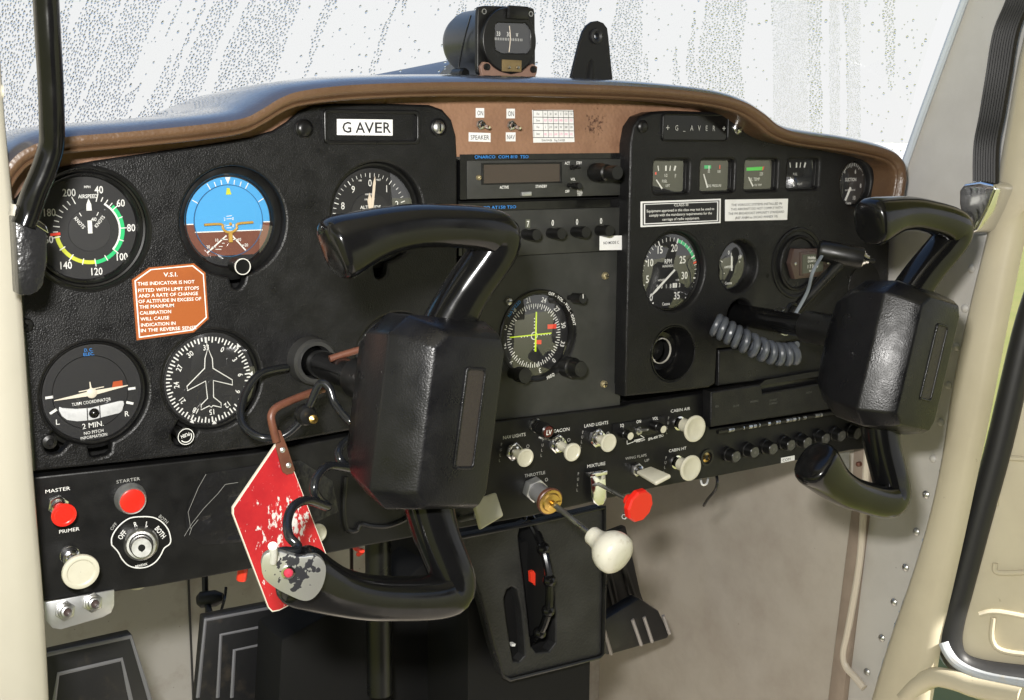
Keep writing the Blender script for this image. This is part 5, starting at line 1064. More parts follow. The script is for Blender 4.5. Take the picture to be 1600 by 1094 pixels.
MB().lathe(fh, [(.0002, Lh_ * .66), (13 * kh, Lh_ * .66), (15 * kh, Lh_ * .68), (15.5 * kh, Lh_ * .74), (17.5 * kh, Lh_ * .80), (24 * kh, Lh_ * .85), (30 * kh, Lh_ * .90), (33.5 * kh, Lh_ * .96), (34.5 * kh, Lh_ * 1.02), (33 * kh, Lh_ * 1.08), (28 * kh, Lh_ * 1.12), (18 * kh, Lh_ * 1.145), (.0002, Lh_ * 1.15)], 44).build('head', mat('ivory_crazed', (.66, .64, .55), .28, bump=[('n', 500, .15, .0004)], var=[((.52, .48, .38), 160, .55, .75)]), t)
lettering(835, 740.5, 'THROTTLE', 5.4, 32, YP, t, 'dim'); lettering(853, 749, 'O', 6, 4.5, YP, t, 'dim')
# flap lever and carburettor lever
b = at(993, 733, YP); t = thing('flap_switch', 'flat cream WING FLAPS paddle left of the cabin heat knob', 'lever', b); k = vpx(b); nut(F(b), 11 * k, .004, M['steel'], t); MB().lathe(F(b), [(8 * k, .003), (7.5 * k, .008), (4 * k, .009)], 20).build('bushing', M['chrome'], t)
pd = [at(x, y, Y) for x, y, Y in ((994, 739, -.006), (1018, 731, -.012), (1049, 744, -.045), (1024, 757, -.040))]; nrm = (pd[1] - pd[0]).cross(pd[2] - pd[1]).normalized() * .0022
g = MB(); g.add([p + nrm for p in pd] + [p - nrm for p in pd], [(0, 1, 2, 3), (7, 6, 5, 4), (0, 4, 5, 1), (1, 5, 6, 2), (2, 6, 7, 3), (3, 7, 4, 0)]); g.build('paddle', M['knob'], t, bevel=.0018, seg=3); lettering(993, 713.5, 'WING FLAPS', 4.6, 33, YP, t, 'dim'); lettering(1010, 719, 'UP', 4.6, 7, YP, t, 'dim')
b = at(735, 822, .0); t = thing('brake_lever', 'flat cream lever handle below the left wheel hub', 'lever', b)
pd = [at(x, y, Y) for x, y, Y in ((738, 782, -.03), (773, 770, -.030), (785, 807, -.04), (750, 828, -.042))]; nrm = (pd[1] - pd[0]).cross(pd[2] - pd[1]).normalized() * .0035
g = MB(); g.add([p + nrm for p in pd] + [p - nrm for p in pd], [(0, 1, 2, 3), (7, 6, 5, 4), (0, 4, 5, 1), (1, 5, 6, 2), (2, 6, 7, 3), (3, 7, 4, 0)]); g.build('handle', M['knob'], t, bevel=.0018, seg=3); MB().tube([at(715, 812, .01), at(745, 805, -.034)], .003, 10).build('rod', M['steel'], t)
# fuses
for i, (x, y) in enumerate(((1151, 714), (1180, 707), (1209, 702), (1237, 696), (1262.5, 692), (1291, 686), (1316, 681.5), (1341, 677.5))):
    sc_ = 1 - i * .02; b = at(x - 15 * sc_, y - 5, YP); h = at(x, y, solveY(b, x)); t = thing('circuit_breaker', 'black round fuse cap, %s in the row under the glove box' % ('leftmost', 'second from left', 'third from left', 'fourth from left', 'fourth from right', 'third from right', 'second from right', 'rightmost')[i], 'fuse', b, 'row of eight fuses')
    fr = AF(b, h); Ln = (h - b).length; k = vpx(h); MB().lathe(fr, [(12 * k, 0), (12 * k, Ln * .25), (10.5 * k, Ln * .3), (9.6 * k, Ln * .95), (8.8 * k, Ln), (8.2 * k, Ln - .0004)], 26).build('body', M['black'], t); MB().disc(fr, 8.4 * k, Ln - .0002, 26).build('cap', mat('fuse_cap', (.05, .05, .047), .35), t); MB().text(fr, ('10', '15', '5', '10', '5', '20', '15', '5')[i], 4 * k, 0, 0, Ln + .0002).build('rating', mat('fuse_print', (.18, .17, .15), .5), t)
b = at(1104, 715, YP); t = thing('panel_jack', 'small brass socket between the cabin heat knob and the fuses', 'jack', b); k = vpx(b); MB().lathe(F(b), [(14 * k, 0), (13.5 * k, .0015), (10 * k, .0015), (9.5 * k, -.003)], 28).build('rim', M['black'], t); MB().lathe(F(b).off(0, 0, -.002), [(9 * k, 0), (8 * k, .002), (4.5 * k, .003), (4 * k, -.002)], 24).build('contact', M['brass'], t)
# headset jack plates
t = thing('jack_plate', 'brushed aluminium plate with two headset jacks under the primer knob', 'jack plate', at(125, 950, .0)); Yj = .0; oc = [(70, 941), (178, 921), (178, 945), (173, 957), (160, 964), (95, 983), (82, 981), (72, 970)]
MB().prism(P0, pzs(oc, Yj), -.001, .001).build('plate', M['alu'], t, bevel=.0004)
for x, y in ((104, 956), (147, 943)):
    b = at(x - 3, y - 2, Yj - .001); h = at(x + 2, y + 1, -.010); fr = AF(b, h); k = vpx(b); o = nut(fr, 16 * k, .0025, M['steel'], t, 'jack'); MB().lathe(fr, [(12.5 * k, .002), (12 * k, .0045), (9.5 * k, .005), (9 * k, .0085), (6.5 * k, .0088), (6 * k, .002)], 26).build('bushing', M['steel'], o); MB().disc(fr, 6 * k, .0045, 18).build('bore', M['hobbs'], o)
t = thing('jack_plate', 'aluminium plate with a single jack right of the right wheel grip', 'jack plate', at(1305, 740, .006)); MB().prism(P0, pzs([(1272, 716), (1326, 706), (1326, 735), (1320, 752), (1308, 757), (1292, 748), (1274, 738)], .008), -.009, -.007).build('plate', M['alu'], t)
b = at(1306, 731, .006); fr = AF(b, at(1311, 733, -.004)); k = vpx(b); o = nut(fr, 11 * k, .003, M['steel'], t, 'jack'); MB().lathe(fr, [(7.5 * k, .002), (7 * k, .0075), (4.5 * k, .008), (4 * k, .002)], 22).build('bushing', M['steel'], o)
# ================================================================== CONTROL WHEELS
def wheel(base, rot, lab, dz=0):
    t = thing('control_yoke', lab, 'control yoke', (base.x, 0, base.z + dz), 'pair of control yokes'); cr, sr = math.cos(rad(rot)), math.sin(rad(rot))
    fr = F((base.x, 0, base.z), (cr, 0, -sr), (sr, 0, cr))
    MB().lathe(fr, [(.0112, -.05), (.0112, .105)], 32).build('shaft', M['gloss'], t)
    MB().lathe(fr, [(.0125, .085), (.0155, .088), (.0158, .150)], 36).build('shaft_collar', M['black'], t)
    fr = F((base.x, 0, base.z + dz), (cr, 0, -sr), (sr, 0, cr))
    # hub: lofted eight-sided sections, bevelled
    secs = [(.128, -.018, .020, .030, .012), (.142, -.031, .033, .052, .014), (.165, -.038, .038, .063, .014), (.200, -.0405, .0395, .0655, .013), (.2195, -.027, .0365, .0605, .011), (.2265, -.0205, .034, .0565, .009)]
    secs = [(c - .002, a0, a1, h, q) for c, a0, a1, h, q in secs]
    vs = []; 
    for c, a0, a1, h, q in secs: vs += [fr(a, b, c) for a, b in ((a0 + q, -h), (a1 - q * .5, -h), (a1, -h + q), (a1, h - q), (a1 - q * .5, h), (a0 + q, h), (a0, h - q), (a0, -h + q))]
    fs = [(j * 8 + i, j * 8 + (i + 1) % 8, (j + 1) * 8 + (i + 1) % 8, (j + 1) * 8 + i) for j in range(len(secs) - 1) for i in range(8)] + [tuple(range(8))[::-1], tuple(range(40, 48))]
    g = MB(); g.add(vs, fs); g.build('hub', M['hub'], t, bevel=.002, seg=2, sharp=24)
    c = .2245; MB().plate(fr, rrect(.0045, .0215, -.032, .037, .003), [rrect(.0068, .0192, -.0297, .0347, .002)], c - .001, c + .0012, .0009).build('slot_rim', M['hub'], t)
    MB().prism(fr, rrect(.0060, .0200, -.0305, .0355, .002), c - .001, c + .0003).build('slot_floor', mat('slot_floor', (.020, .016, .014), .45, bump=[('n', 500, .5, .001)]), t)
    for sgn, nm in ((1, 'upper_horn'), (-1, 'lower_horn')):
        pth = [(.010, .040, .180, .0200, .0165), (.013, .062, .184, .0175, .016), (.019, .083, .189, .0155, .0155), (.0275, .102, .194, .0150, .0155), (.0335, .1155, .197, .0152, .0155), (.0320, .1240, .199, .0158, .0158), (.0225, .1270, .2, .0152, .016), (.008, .1275, .201, .0146, .016), (-.012, .1262, .202, .0143, .0162), (-.036, .1232, .204, .0145, .0165), (-.058, .1175, .206, .0156, .017), (-.074, .1112, .208, .0178, .0175), (-.086, .1055, .209, .0200, .018), (-.092, .1025, .21, .0190, .0172), (-.0945, .1012, .21, .015, .014), (-.0955, .1006, .21, .006, .006)]
        P = smooth_path([(a, sgn * b, c_) for a, b, c_, r1, r2 in pth], 3); r1 = [q.x for q in smooth_path([(p[3], 0, 0) for p in pth], 3)]; r2 = [q.x for q in smooth_path([(p[4], 0, 0) for p in pth], 3)]
        n = 20; vs = []; mI = len(P)
        for i in range(mI):
            a = P[max(i - 1, 0)]; b = P[min(i + 1, mI - 1)]; T = (b - a); T.z = 0; T.normalize(); N = Vector((-T.y, T.x, 0))
            for k in range(n):
                th = 2 * math.pi * k / n; ct, st = math.cos(th), math.sin(th); e_ = .78
                x_ = math.copysign(abs(ct) ** e_, ct) * r1[i]; y_ = math.copysign(abs(st) ** e_, st) * r2[i]; q = P[i] + N * x_; vs.append(fr(q.x, q.y, q.z + y_))
        fs = [(i * n + k, i * n + (k + 1) % n, (i + 1) * n + (k + 1) % n, (i + 1) * n + k) for i in range(mI - 1) for k in range(n)] + [tuple(range((mI - 1) * n, mI * n))]
        if sgn < 0: fs = [f[::-1] for f in fs]
        g = MB(); g.add(vs, fs); g.build(nm, M['gloss'], t, sharp=75)
    return t, fr
Lb, Rb = at(483, 562), at(1165, 492)
wl, fl_ = wheel(Lb, 8.5, 'left black control wheel turned on its side with aluminium switch plate on the lower grip', -.0065)
wr, fr_ = wheel(Rb + Vector((-.005, 0, 0)), 15, 'right black control wheel turned on its side in front of the door frame', -.0140)
MB().lathe(F(Lb), [(.0195, -.006), (.0192, .004), (.0185, .012), (.0165, .0145), (.0135, .0145), (.0125, .004)], 44).build('bearing_collar', mat('collar_black', (.03, .03, .03), .42), wl)
# switch plate on the left lower grip end
YS = -.233; ks = [(408, 882), (411, 870), (420, 863), (434, 861), (452, 866), (470, 870), (492, 868), (503, 874), (509, 886), (507, 905), (500, 922), (488, 935), (474, 938), (455, 931), (430, 918), (412, 902)]
pc = at(459, 899, YS); fpl = F(pc, Vector((.93, -.30, -.05)), Vector((.02, -.10, 1)))
def onp(px, py, c=0):
    d = ray(px, py); n_ = fpl.w; o = fpl.o + n_ * c; return CAM + d * ((o - CAM).dot(n_) / d.dot(n_))
kp = [fpl.loc(onp(x, y)) for x, y in ks]; kp = [tuple(q[:2]) for q in smooth_path([(a, b, 0) for a, b in kp + kp[:1]], 3)][:-1]
def wornplate():
    m = mat('worn_switch_plate', (.60, .60, .58), .35, .85); n = m.node_tree; b = n.nodes['Principled BSDF']; g = n.nodes.new('ShaderNodeNewGeometry'); q = n.nodes.new('ShaderNodeTexNoise'); q.inputs['Scale'].default_value = 190; q.inputs['Detail'].default_value = 6; n.links.new(g.outputs['Position'], q.inputs['Vector'])
    ds = n.nodes.new('ShaderNodeVectorMath'); ds.operation = 'DISTANCE'; ds.inputs[1].default_value = onp(462, 890); n.links.new(g.outputs['Position'], ds.inputs[0]); r_ = n.nodes.new('ShaderNodeMapRange'); r_.inputs[1].default_value = .024; r_.inputs[2].default_value = .006; r_.inputs[3].default_value = -.25; r_.inputs[4].default_value = .08; n.links.new(ds.outputs['Value'], r_.inputs[0])
    ad = n.nodes.new('ShaderNodeMath'); n.links.new(q.outputs['Fac'], ad.inputs[0]); n.links.new(r_.outputs[0], ad.inputs[1]); st = n.nodes.new('ShaderNodeMapRange'); st.inputs[1].default_value = .535; st.inputs[2].default_value = .55; n.links.new(ad.outputs[0], st.inputs[0])
    mx = n.nodes.new('ShaderNodeMix'); mx.data_type = 'RGBA'; mx.inputs[6].default_value = (.60, .60, .58, 1); mx.inputs[7].default_value = (.02, .02, .024, 1); n.links.new(st.outputs[0], mx.inputs[0]); n.links.new(mx.outputs[2], b.inputs['Base Color'])
    iv = n.nodes.new('ShaderNodeMapRange'); iv.inputs[3].default_value = .85; iv.inputs[4].default_value = 0; n.links.new(st.outputs[0], iv.inputs[0]); n.links.new(iv.outputs[0], b.inputs['Metallic']); return m
o = MB().prism(fpl, kp, -.004, .0008).build('switch_plate', wornplate(), wl, bevel=.0006)
b_ = [fpl.loc(onp(x, y)) for x, y in ((450, 893), (430, 872))]; k = vpx(pc)
MB().lathe(fpl, [(11.5 * k, .0005), (11 * k, .002), (8 * k, .0022), (7.8 * k, .001)], 28, *b_[0]).build('button_ring', M['chrome'], o); MB().lathe(fpl, [(7.6 * k, .001), (7.4 * k, .003), (5 * k, .0042), (.0002, .0046)], 24, *b_[0]).build('button', mat('button_red', (.42, .03, .06), .3), o); MB().lathe(fpl, [(6.5 * k, .0008), (4 * k, .0016), (.0002, .0016)], 20, *b_[1]).build('toggle', M['white'], o)
g = MB(); g.tube([onp(427, 878, .002), onp(428, 866, .010), onp(426, 853, .016)], [.0022, .0022, .0028], 12); g.build('toggle_lever', M['white'], o)
# black push-to-talk cord wound from the shaft down to the switch
cp = [(448, 574, -.01), (405, 585, -.02), (380, 622, -.03), (378, 660, -.045), (405, 683, -.06), (440, 682, -.065), (468, 660, -.07), (485, 630, -.075), (500, 600, -.08), (514, 606, -.085), (523, 630, -.09), (538, 650, -.1), (550, 662, -.105), (560, 676, -.1), (540, 690, -.11), (529, 706, -.12), (534, 722, -.125), (552, 735, -.12), (548, 733, -.13), (515, 728, -.14), (496, 744, -.15), (491, 766, -.155), (500, 781, -.15), (512, 792, -.15), (480, 782, -.165), (458, 792, -.175), (449, 815, -.185), (452, 838, -.195), (464, 852, -.2), (462, 862, -.205), (440, 862, -.208), (415, 872, -.208)]
tag(MB().tube(smooth_path([at(*p) for p in cp], 7), .0031, 12).build('looped_cable', M['cord']), 'black looping cord running from the left shaft to the grip switch', 'cord')
q = at(477, 648, -.072); 
t = thing('cord_clip', 'black clip holding the cord below the left shaft', 'clip', q); MB().lathe(AF(q, at(490, 655, -.09)), [(.006, -.004), (.008, -.002), (.008, .003), (.006, .006), (.003, .0065)], 20, cap0=True, cap1=True).build('body', M['black'], t); MB().lathe(AF(at(489, 655, -.083), at(497, 658, -.1)), [(.0035, 0), (.0032, .003), (.0002, .004)], 16).build('screw', M['brass'], t)
# control lock
t = thing('control_lock', 'red chipped metal control lock flag hanging on a bent brown rod', 'control lock', at(440, 900, -.075)); YL = -.075
cl_ = [(436, 686), (441, 688), (459, 735), (512, 872), (527, 902), (524, 908), (436, 954), (425, 956), (419, 950), (363, 803), (363, 793)]
fl2 = F((0, YL, 0)); pc_ = [pz(x, y, YL) for x, y in cl_]
MB().prism(fl2, pc_, -.0018, .0004).build('flag_edge', mat('bare_edge', (.70, .66, .56), .45), t)
cx = sum(p[0] for p in pc_) / len(pc_); cz = sum(p[1] for p in pc_) / len(pc_); MB().prism(fl2, [(cx + (p[0] - cx) * .975, cz + (p[1] - cz) * .982) for p in pc_], -.001, .0007).build('flag', M['lockred'], t)
rodp = [at(*p) for p in ((578, 556, -.062), (576, 549, -.062), (566, 546, -.062), (540, 553, -.060), (515, 561, -.058))]; MB().tube(smooth_path(rodp, 5), .0028, 12).build('rod_end', M['bronze'], t)
rodp = [at(*p) for p in ((505, 608, -.060), (480, 616, -.066), (450, 628, -.072), (432, 637, -.075), (424, 648, -.077), (425, 662, -.078), (432, 690, -.078))]; MB().tube(smooth_path(rodp, 6), .0030, 12).build('rod', M['bronze'], t)
st = MB().prism(fl2, [pz(x, y, YL) for x, y in ((428, 670), (437, 672), (448, 700), (459, 733), (456, 739), (446, 741), (440, 737), (430, 700))], .0006, .0022).build('strap', M['bronze'], t, bevel=.0004)
for x, y in ((441, 703), (450.5, 727)): q = at(x, y, YL - .002); MB().lathe(F(q), [(.0022, 0), (.0020, .0010), (.0011, .0017), (.0002, .0019)], 14).build('rivet', M['alu'], st)
# right shaft fittings: hose clamp, push-to-talk bracket, grey coil cord
t = thing('switch_bracket', 'black T-shaped push-to-talk handle clamped to the right control shaft', 'switch handle', Vector((Rb.x, -.055, Rb.z)))
fc = F((Rb.x, -.052, Rb.z)); MB().lathe(fc, [(.0128, -.005), (.0134, -.005), (.0134, .005), (.0128, .005)], 32).build('hose_clamp', M['steel'], t)
A = at(1228, 500, -.055); B = at(1318, 405, -.075); MB().tube([A, A.lerp(B, .5), B], .0072, 14, ry=.0055).build('arm', M['black'], t)
A = at(1282, 391, -.062); B = at(1347, 404, -.088); fa = AF(A, B); Ln = (B - A).length; MB().lathe(fa, [(.0002, -.003), (.009, -.002), (.0105, .001), (.0108, Ln - .004), (.0104, Ln)], 28, cap1=True).build('handle', M['black'], t)
MB().lathe(fa, [(.0086, Ln), (.0084, Ln + .0012), (.0062, Ln + .0016), (.0060, Ln + .0035), (.0045, Ln + .0040), (.0042, Ln + .0065), (.0028, Ln + .007)], 24, cap1=True).build('switch_bushing', M['chrome'], t); MB().lathe(fa, [(.0022, Ln + .006), (.0022, Ln + .0115), (.0017, Ln + .0125)], 14, cap1=True).build('push_button', M['black'], t)
MB().tube(smooth_path([at(*p) for p in ((1284, 400, -.078), (1270, 425, -.085), (1262, 455, -.075), (1246, 485, -.066), (1236, 500, -.062))], 5), .0019, 10, ry=.0010).build('flat_wire', mat('wire_grey', (.16, .18, .20), .4), t)
q = at(1238, 488, -.062); MB().tube([q + Vector((.0085 * math.cos(a_ * .5), -.0, .0085 * math.sin(a_ * .5))) for a_ in range(13)], .0018, 8).build('cable_tie', M['black'], t)
path = smooth_path([at(*p) for p in ((1118, 507, -.02), (1140, 520, -.030), (1165, 534, -.040), (1195, 548, -.047), (1222, 554, -.052), (1245, 552, -.056))], 40); turns = 11; hel = []; N_ = len(path)
for i in range(N_ * 2 - 1):
    f_ = i / 2; j = int(f_); p = path[j] if f_ == j else path[j].lerp(path[j + 1], .5); a = path[max(j - 1, 0)]; b = path[min(j + 2, N_ - 1)]; T = (b - a).normalized(); n1 = Vector((0, 0, 1)); n1 = (n1 - T * n1.dot(T)).normalized(); n2 = T.cross(n1); th = 2 * math.pi * turns * i / (2 * N_ - 2); hel.append(p + n1 * (.0085 * math.cos(th)) + n2 * (.0085 * math.sin(th)))
tag(MB().tube(hel, .0036, 10).build('coil_cord', M['cordgrey']), 'grey coiled cord hanging below the right control shaft', 'cord')
# ================================================================== ON THE GLARESHIELD
YM = .02
t = thing('magnetic_compass', 'black magnetic compass with round face standing on the glareshield', 'compass', at(790, 120, YM)); FM = F(at(793, 66, YM)); k = vpx(FM.o); L = lambda x, y: FM.loc(at(x, y, YM))
MB().plate(FM, [tuple(q[:2]) for q in smooth_path([(*L(x, y), 0) for x, y in ((746, 112), (746, 60), (747, 16), (752, 10), (765, 9), (800, 10.5), (828, 12), (835, 17), (836, 40), (836.5, 80), (836, 110), (832, 118), (815, 120), (765, 119), (750, 117), (746, 112))], 3)][:-1], [], -.004, 0, .0008).build('mount_plate', M['black'], t)
cf = L(791, 64); R_ = 50 * k
wnd = [L(x, y) for x, y in ((768, 40), (772, 36.5), (815, 37.5), (819, 42), (823, 49), (823, 76), (818, 84), (778, 83.5), (769, 78), (768, 70))]
MB().plate(FM, circ(R_, 60, *cf), [wnd], .0002, .0060, .0012).build('face_ring', M['black'], t); MB().poly(FM, wnd, .0040).build('card', M['dial'], t)
g = MB(); g.text(FM, '33', 6.8 * k, *L(774.5, 53), .0044, sx=.8, bold=0); g.text(FM, '30', 6.8 * k, *L(790.5, 54), .0044, sx=.8, bold=0); g.text(FM, 'W', 6 * k, *L(803.5, 55), .0044, sx=.5, bold=0)
for i in range(17): a, b = L(769.5 + i * 2.6, 61.2 + i * .12); g.rect(FM, a - .35 * k, a + .35 * k, b - 2 * k, b + 2 * k, .0044)
g.build('card_markings', M['white'], t); MB().tube(smooth_path([FM(*L(x, y), .005) for x, y in ((791, 41), (792.5, 60), (790.5, 82))], 4), .0004, 6).build('lubber_line', M['cream_mark'], t); MB().poly(FM, wnd, .0056).build('glass', M['glass'], t)
A = L(778, 112); B = L(808, 95); MB().box(FM, A[0], B[0], A[1], B[1], .0055, .0072).build('adjuster_plate', mat('dull_brass', (.30, .22, .11), .45, .7), t, bevel=.0003)
for x, y in ((787, 106), (801, 106)): MB().lathe(FM, [(2.6 * k, .008), (2.2 * k, .0095), (.0002, .0098)], 14, *L(x, y)).build('adjuster_screw', M['steel'], t)
A = L(785, 30); B = L(816, 12); MB().box(FM, A[0], B[0], A[1], B[1], .007, .0105).build('lamp_cover', M['black'], t, bevel=.0006)
for x, y in ((756, 18), (829, 22)): MB().lathe(FM, [(4.5 * k, .0), (4.2 * k, .0008), (3 * k, .0008), (2.6 * k, -.002)], 18, *L(x, y)).build('grommet', M['steel'], t)
for x, y in ((756, 105), (828.5, 109)): MB().lathe(FM, [(5.5 * k, .004), (5.2 * k, .006), (.0002, .0065)], 18, *L(x, y)).build('mount_screw', M['black'], t)
MB().plate(FM, [L(x, y) for x, y in ((750, 121), (747, 104), (752, 97), (760, 98), (768, 106), (778, 112), (795, 116.5), (812, 113), (822, 104), (829, 100), (836, 105), (835, 114), (832, 122))], [], .0005, .004, .0006).build('base_bracket', mat('bracket_tan', (.20, .12, .09), .5), t)
MB().lathe(FM, [(.0285, -.004), (.0285, -.058), (.026, -.066), (.016, -.070), (.0002, -.071)], 48, L(792, 62)[0], L(792, 62)[1]).build('body', mat('compass_body', (.020, .022, .026), .33, bump=[('n', 300, .1, .0006)]), t)
MB().tube(smooth_path([FM(-.030, .022, -.012), FM(-.031, .005, -.02), FM(-.030, -.014, -.03), FM(-.029, -.026, -.035)], 5), .0007, 8).build('lamp_wire', M['cord'], t); q = FM(-.027, -.027, -.033); MB().lathe(F(q), [(.0055, -.01), (.0055, .005), (.004, .007)], 16, cap0=True, cap1=True).build('lamp_socket', M['black'], t)
YB = .03; oc = [(891, 128), (898, 98), (906, 66), (911, 50), (917, 40), (925, 34), (934, 32.5), (943, 36), (949, 44), (951, 58), (954, 90), (958, 128)]
t = thing('mounting_bracket', 'black tapered bracket with a grommet hole standing on the glareshield', 'bracket', at(925, 125, YB)); fb = F(at(925, 80, YB)); k = vpx(fb.o); L = lambda x, y: fb.loc(at(x, y, YB))
MB().plate(fb, [L(x, y) for x, y in oc], [circ(4.2 * k, 20, *L(931, 57))], -.003, 0, .0006).build('plate', M['strapblack'], t); MB().lathe(fb, [(12 * k, 0), (11.5 * k, .0022), (8 * k, .003), (5 * k, .0018), (4.2 * k, -.001), (4.2 * k, -.004)], 28, *L(931, 57)).build('grommet', M['rubber'], t)
MB().tube([fb(*L(921, 125), -.0008), fb(*L(923, 105), -.0004), fb(*L(925, 86), -.0012)], [.0055, .0052, .001], 12, ry=[.0022, .002, .0005], up=(0, -1, 0)).build('pressed_rib', M['strapblack'], t)
# ================================================================== GRAB HANDLES
def ribbed(path, wv, hv, n=7):
    return path
t = thing('grab_handle', 'black grab handle strap with black end cap at the upper left', 'grab handle', at(45, 460, -.10)); YH = -.10
MB().tube(smooth_path([at(*p) for p in ((58, -250, -.15), (70, -30, -.13), (75, 60, -.125), (79, 130, -.12), (81, 195, -.115), (80, 228, -.11), (70, 262, -.108), (54, 300, -.106), (44, 330, -.104), (36, 352, -.104))], 6), .0088, 14, ry=.0075).build('strap', M['gloss'], t)
fb = F(at(48, 395, -.10)); L = lambda x, y: fb.loc(at(x, y, -.10))
MB().prism(fb, [L(x, y) for x, y in ((20, 340), (24, 332), (45, 345), (69, 362), (71, 372), (70, 410), (64, 445), (56, 454), (44, 460), (26, 460), (24, 420))], -.012, .006).build('end_cap', mat('cap_black', (.012, .012, .013), .25, bump=[('n', 160, .4, .002)]), t, bevel=.0015)
MB().prism(fb, [L(x, y) for x, y in ((18, 338), (20, 318), (34, 330), (52, 342), (58, 344), (68, 352), (72, 364), (69, 363), (45, 347), (22, 333))], -.010, .008).build('chrome_top', M['chrome'], t, bevel=.001)
t = thing('grab_handle', 'black ribbed grab handle strap with chrome end cap on the right pillar', 'grab handle', atx(1535, 360, 1.07)); XH = 1.075
pth = smooth_path([atx(*p) for p in ((1680, -250, 1.085), (1612, -60, 1.08), (1592, 0, 1.079), (1572, 50, 1.077), (1560, 120, 1.075), (1550, 180, 1.075), (1541, 230, 1.075), (1540, 300, 1.075))], 6)
g = MB()
for j in range(9):
    o_ = (j - 4) * .0029; g.tube([p + Vector((0, -o_, 0)) for p in pth], .0019, 8, ry=.004, up=(1, 0, 0))
g.build('strap', M['strapblack'], t)
SH = F((1.075, 0, 0), (0, 1, 0), (0, 0, 1)); c4 = [sxy(x, y, 1.075) for x, y in ((1512, 297), (1520, 287), (1545, 283), (1566, 288), (1570, 294), (1556, 328), (1540, 360), (1528, 366), (1520, 362), (1512, 318))]
MB().prism(SH, c4, -.014, .018).build('end_cap', M['chrome'], t, bevel=.003, seg=3)
# ================================================================== BELOW THE PANEL
t = thing('pedestal', 'black grained centre pedestal with trim wheel slot below the throttle', 'pedestal', at(860, 1060, .06)); YQ = .045
fq = F((0, YQ, 0)); out = [(705, 842), (830, 818), (943, 792), (943, 900), (941, 1020), (935, 1026), (860, 1045), (795, 1061), (785, 1056), (770, 1010), (752, 940), (730, 880)]
sl1 = [(810, 838), (813, 822), (826, 816), (838, 822), (846, 850), (862, 900), (868, 960), (868, 1005), (858, 1018), (838, 1020), (830, 1010), (826, 970), (818, 900)]; sl2 = [(788, 935), (792, 922), (800, 917), (808, 922), (814, 950), (818, 990), (820, 1025), (812, 1034), (802, 1034), (798, 1010), (792, 970)]
MB().plate(fq, pzs(out, YQ), [pzs(sl1, YQ), pzs(sl2, YQ)], -.012, 0, .002).build('face', M['ped'], t)
rimp = pzs(out, YQ); MB().tube([fq(a, b, .0015) for a, b in rimp], .0022, 8, closed=True).build('rim', M['black'], t)
A = pz(790, 1100, YQ); B = pz(945, 800, YQ); MB().box(fq, pz(745, 900, YQ)[0], B[0] - .003, .45, B[1] - .02, -.20, -.016).build('housing', M['matte'], t)
xc = at(846, 915, YQ).x; ctr = Vector((xc - .004, YQ + .055, at(846, 915, YQ).z)); Rw = .075
ringp = [ctr + Vector((0, -Rw * math.cos(2 * math.pi * i / 64), Rw * math.sin(2 * math.pi * i / 64))) for i in range(64)]; FX = F(ctr, (0, -1, 0), (0, 0, 1)); tw_ = MB().lathe(FX, [(Rw, -.0015), (Rw, .0015), (.01, .003), (.01, -.003), (Rw, -.0015)], 48).build('trim_wheel', M['matte'], t)
MB().tube(ringp, .0042, 10, closed=True).build('rim', M['gloss'], tw_)
for i in range(15):
    th = 2 * math.pi * i / 15 + .16; p = ctr + Vector((0, -Rw * math.cos(th), Rw * math.sin(th))); MB().lathe(F(p - Vector((0, 0, 0))), [(.0002, -.0068), (.004, -.0055), (.0063, -.0025), (.0068, 0), (.0063, .0025), (.004, .0055), (.0002, .0068)], 14).build('knob', M['gloss'], tw_)
q = at(832, 905, YQ - .001)
tag(MB().prism(F((0, YQ + .004, 0)), pzs([(827, 893), (832, 891), (840, 903), (841, 912), (836, 920), (834, 912), (828, 909)], YQ + .004), -.002, .002).build('trim_marker', M['redp']), 'small red marker beside the trim wheel', 'marker')
tag(MB().prism(F((0, YQ + .01, 0)), pzs([(798, 1006), (804, 1005), (803, 1009), (798, 1009)], YQ + .01), -.004, .002).build('trim_pointer', M['white']), 'white trim pointer in the narrow pedestal slot', 'pointer')
# dark tunnel cover and struts
tag(MB().prism(F((0, .14, 0)), pzs([(440, 1000), (520, 955), (600, 930), (640, 900), (690, 858), (720, 840), (790, 1000), (810, 1200), (430, 1200)], .14), -.06, 0).build('tunnel_cover', M['matte'], bevel=.003), 'matte black tunnel cover left of the pedestal', 'cover')
tv = bpy.data.objects['tunnel_cover']
for x, y in ((663, 861), (597.5, 907), (657, 907)): q = at(x, y, .14); MB().lathe(F(q), [(.0032, -.001), (.003, .001), (.0016, .0022), (.0002, .0026)], 14).build('rivet', M['gold_screw'], tv)
q1 = at(590, 800, .1); q2 = at(590, 930, .1); t = thing('control_tube', 'black vertical tube seen below the switch panel', 'tube', q2); MB().tube([Vector((q1.x, .1, q1.z)), Vector((q1.x, .1, q2.z - .1))], .0125, 20).build('tube_body', M['black'], t)
for x, h0_, h1, lab in ((549, 860, 905, 'thin dark cable left of the black tube'), (653, 838, 870, 'thin dark cable right of the black tube'),):
    q = at(x, h0_, .3); q2 = at(x, h1 + 60, .3); o = tag(MB().tube([q + Vector((0, 0, .05)), Vector((q.x, .3, q2.z))], .0022, 8).build('control_cable', M['hobbs']), lab, 'cable')
q = at(380, 880, .03); t_ = tag(MB().lathe(AF(at(381, 880, .03), at(377, 906, .03)), [(.0042, -.01), (.0042, .014), (.0036, .015)], 14, cap1=True).build('wire_sleeve', M['redp']), 'small red sleeve hanging under the panel left of the lock', 'sleeve')
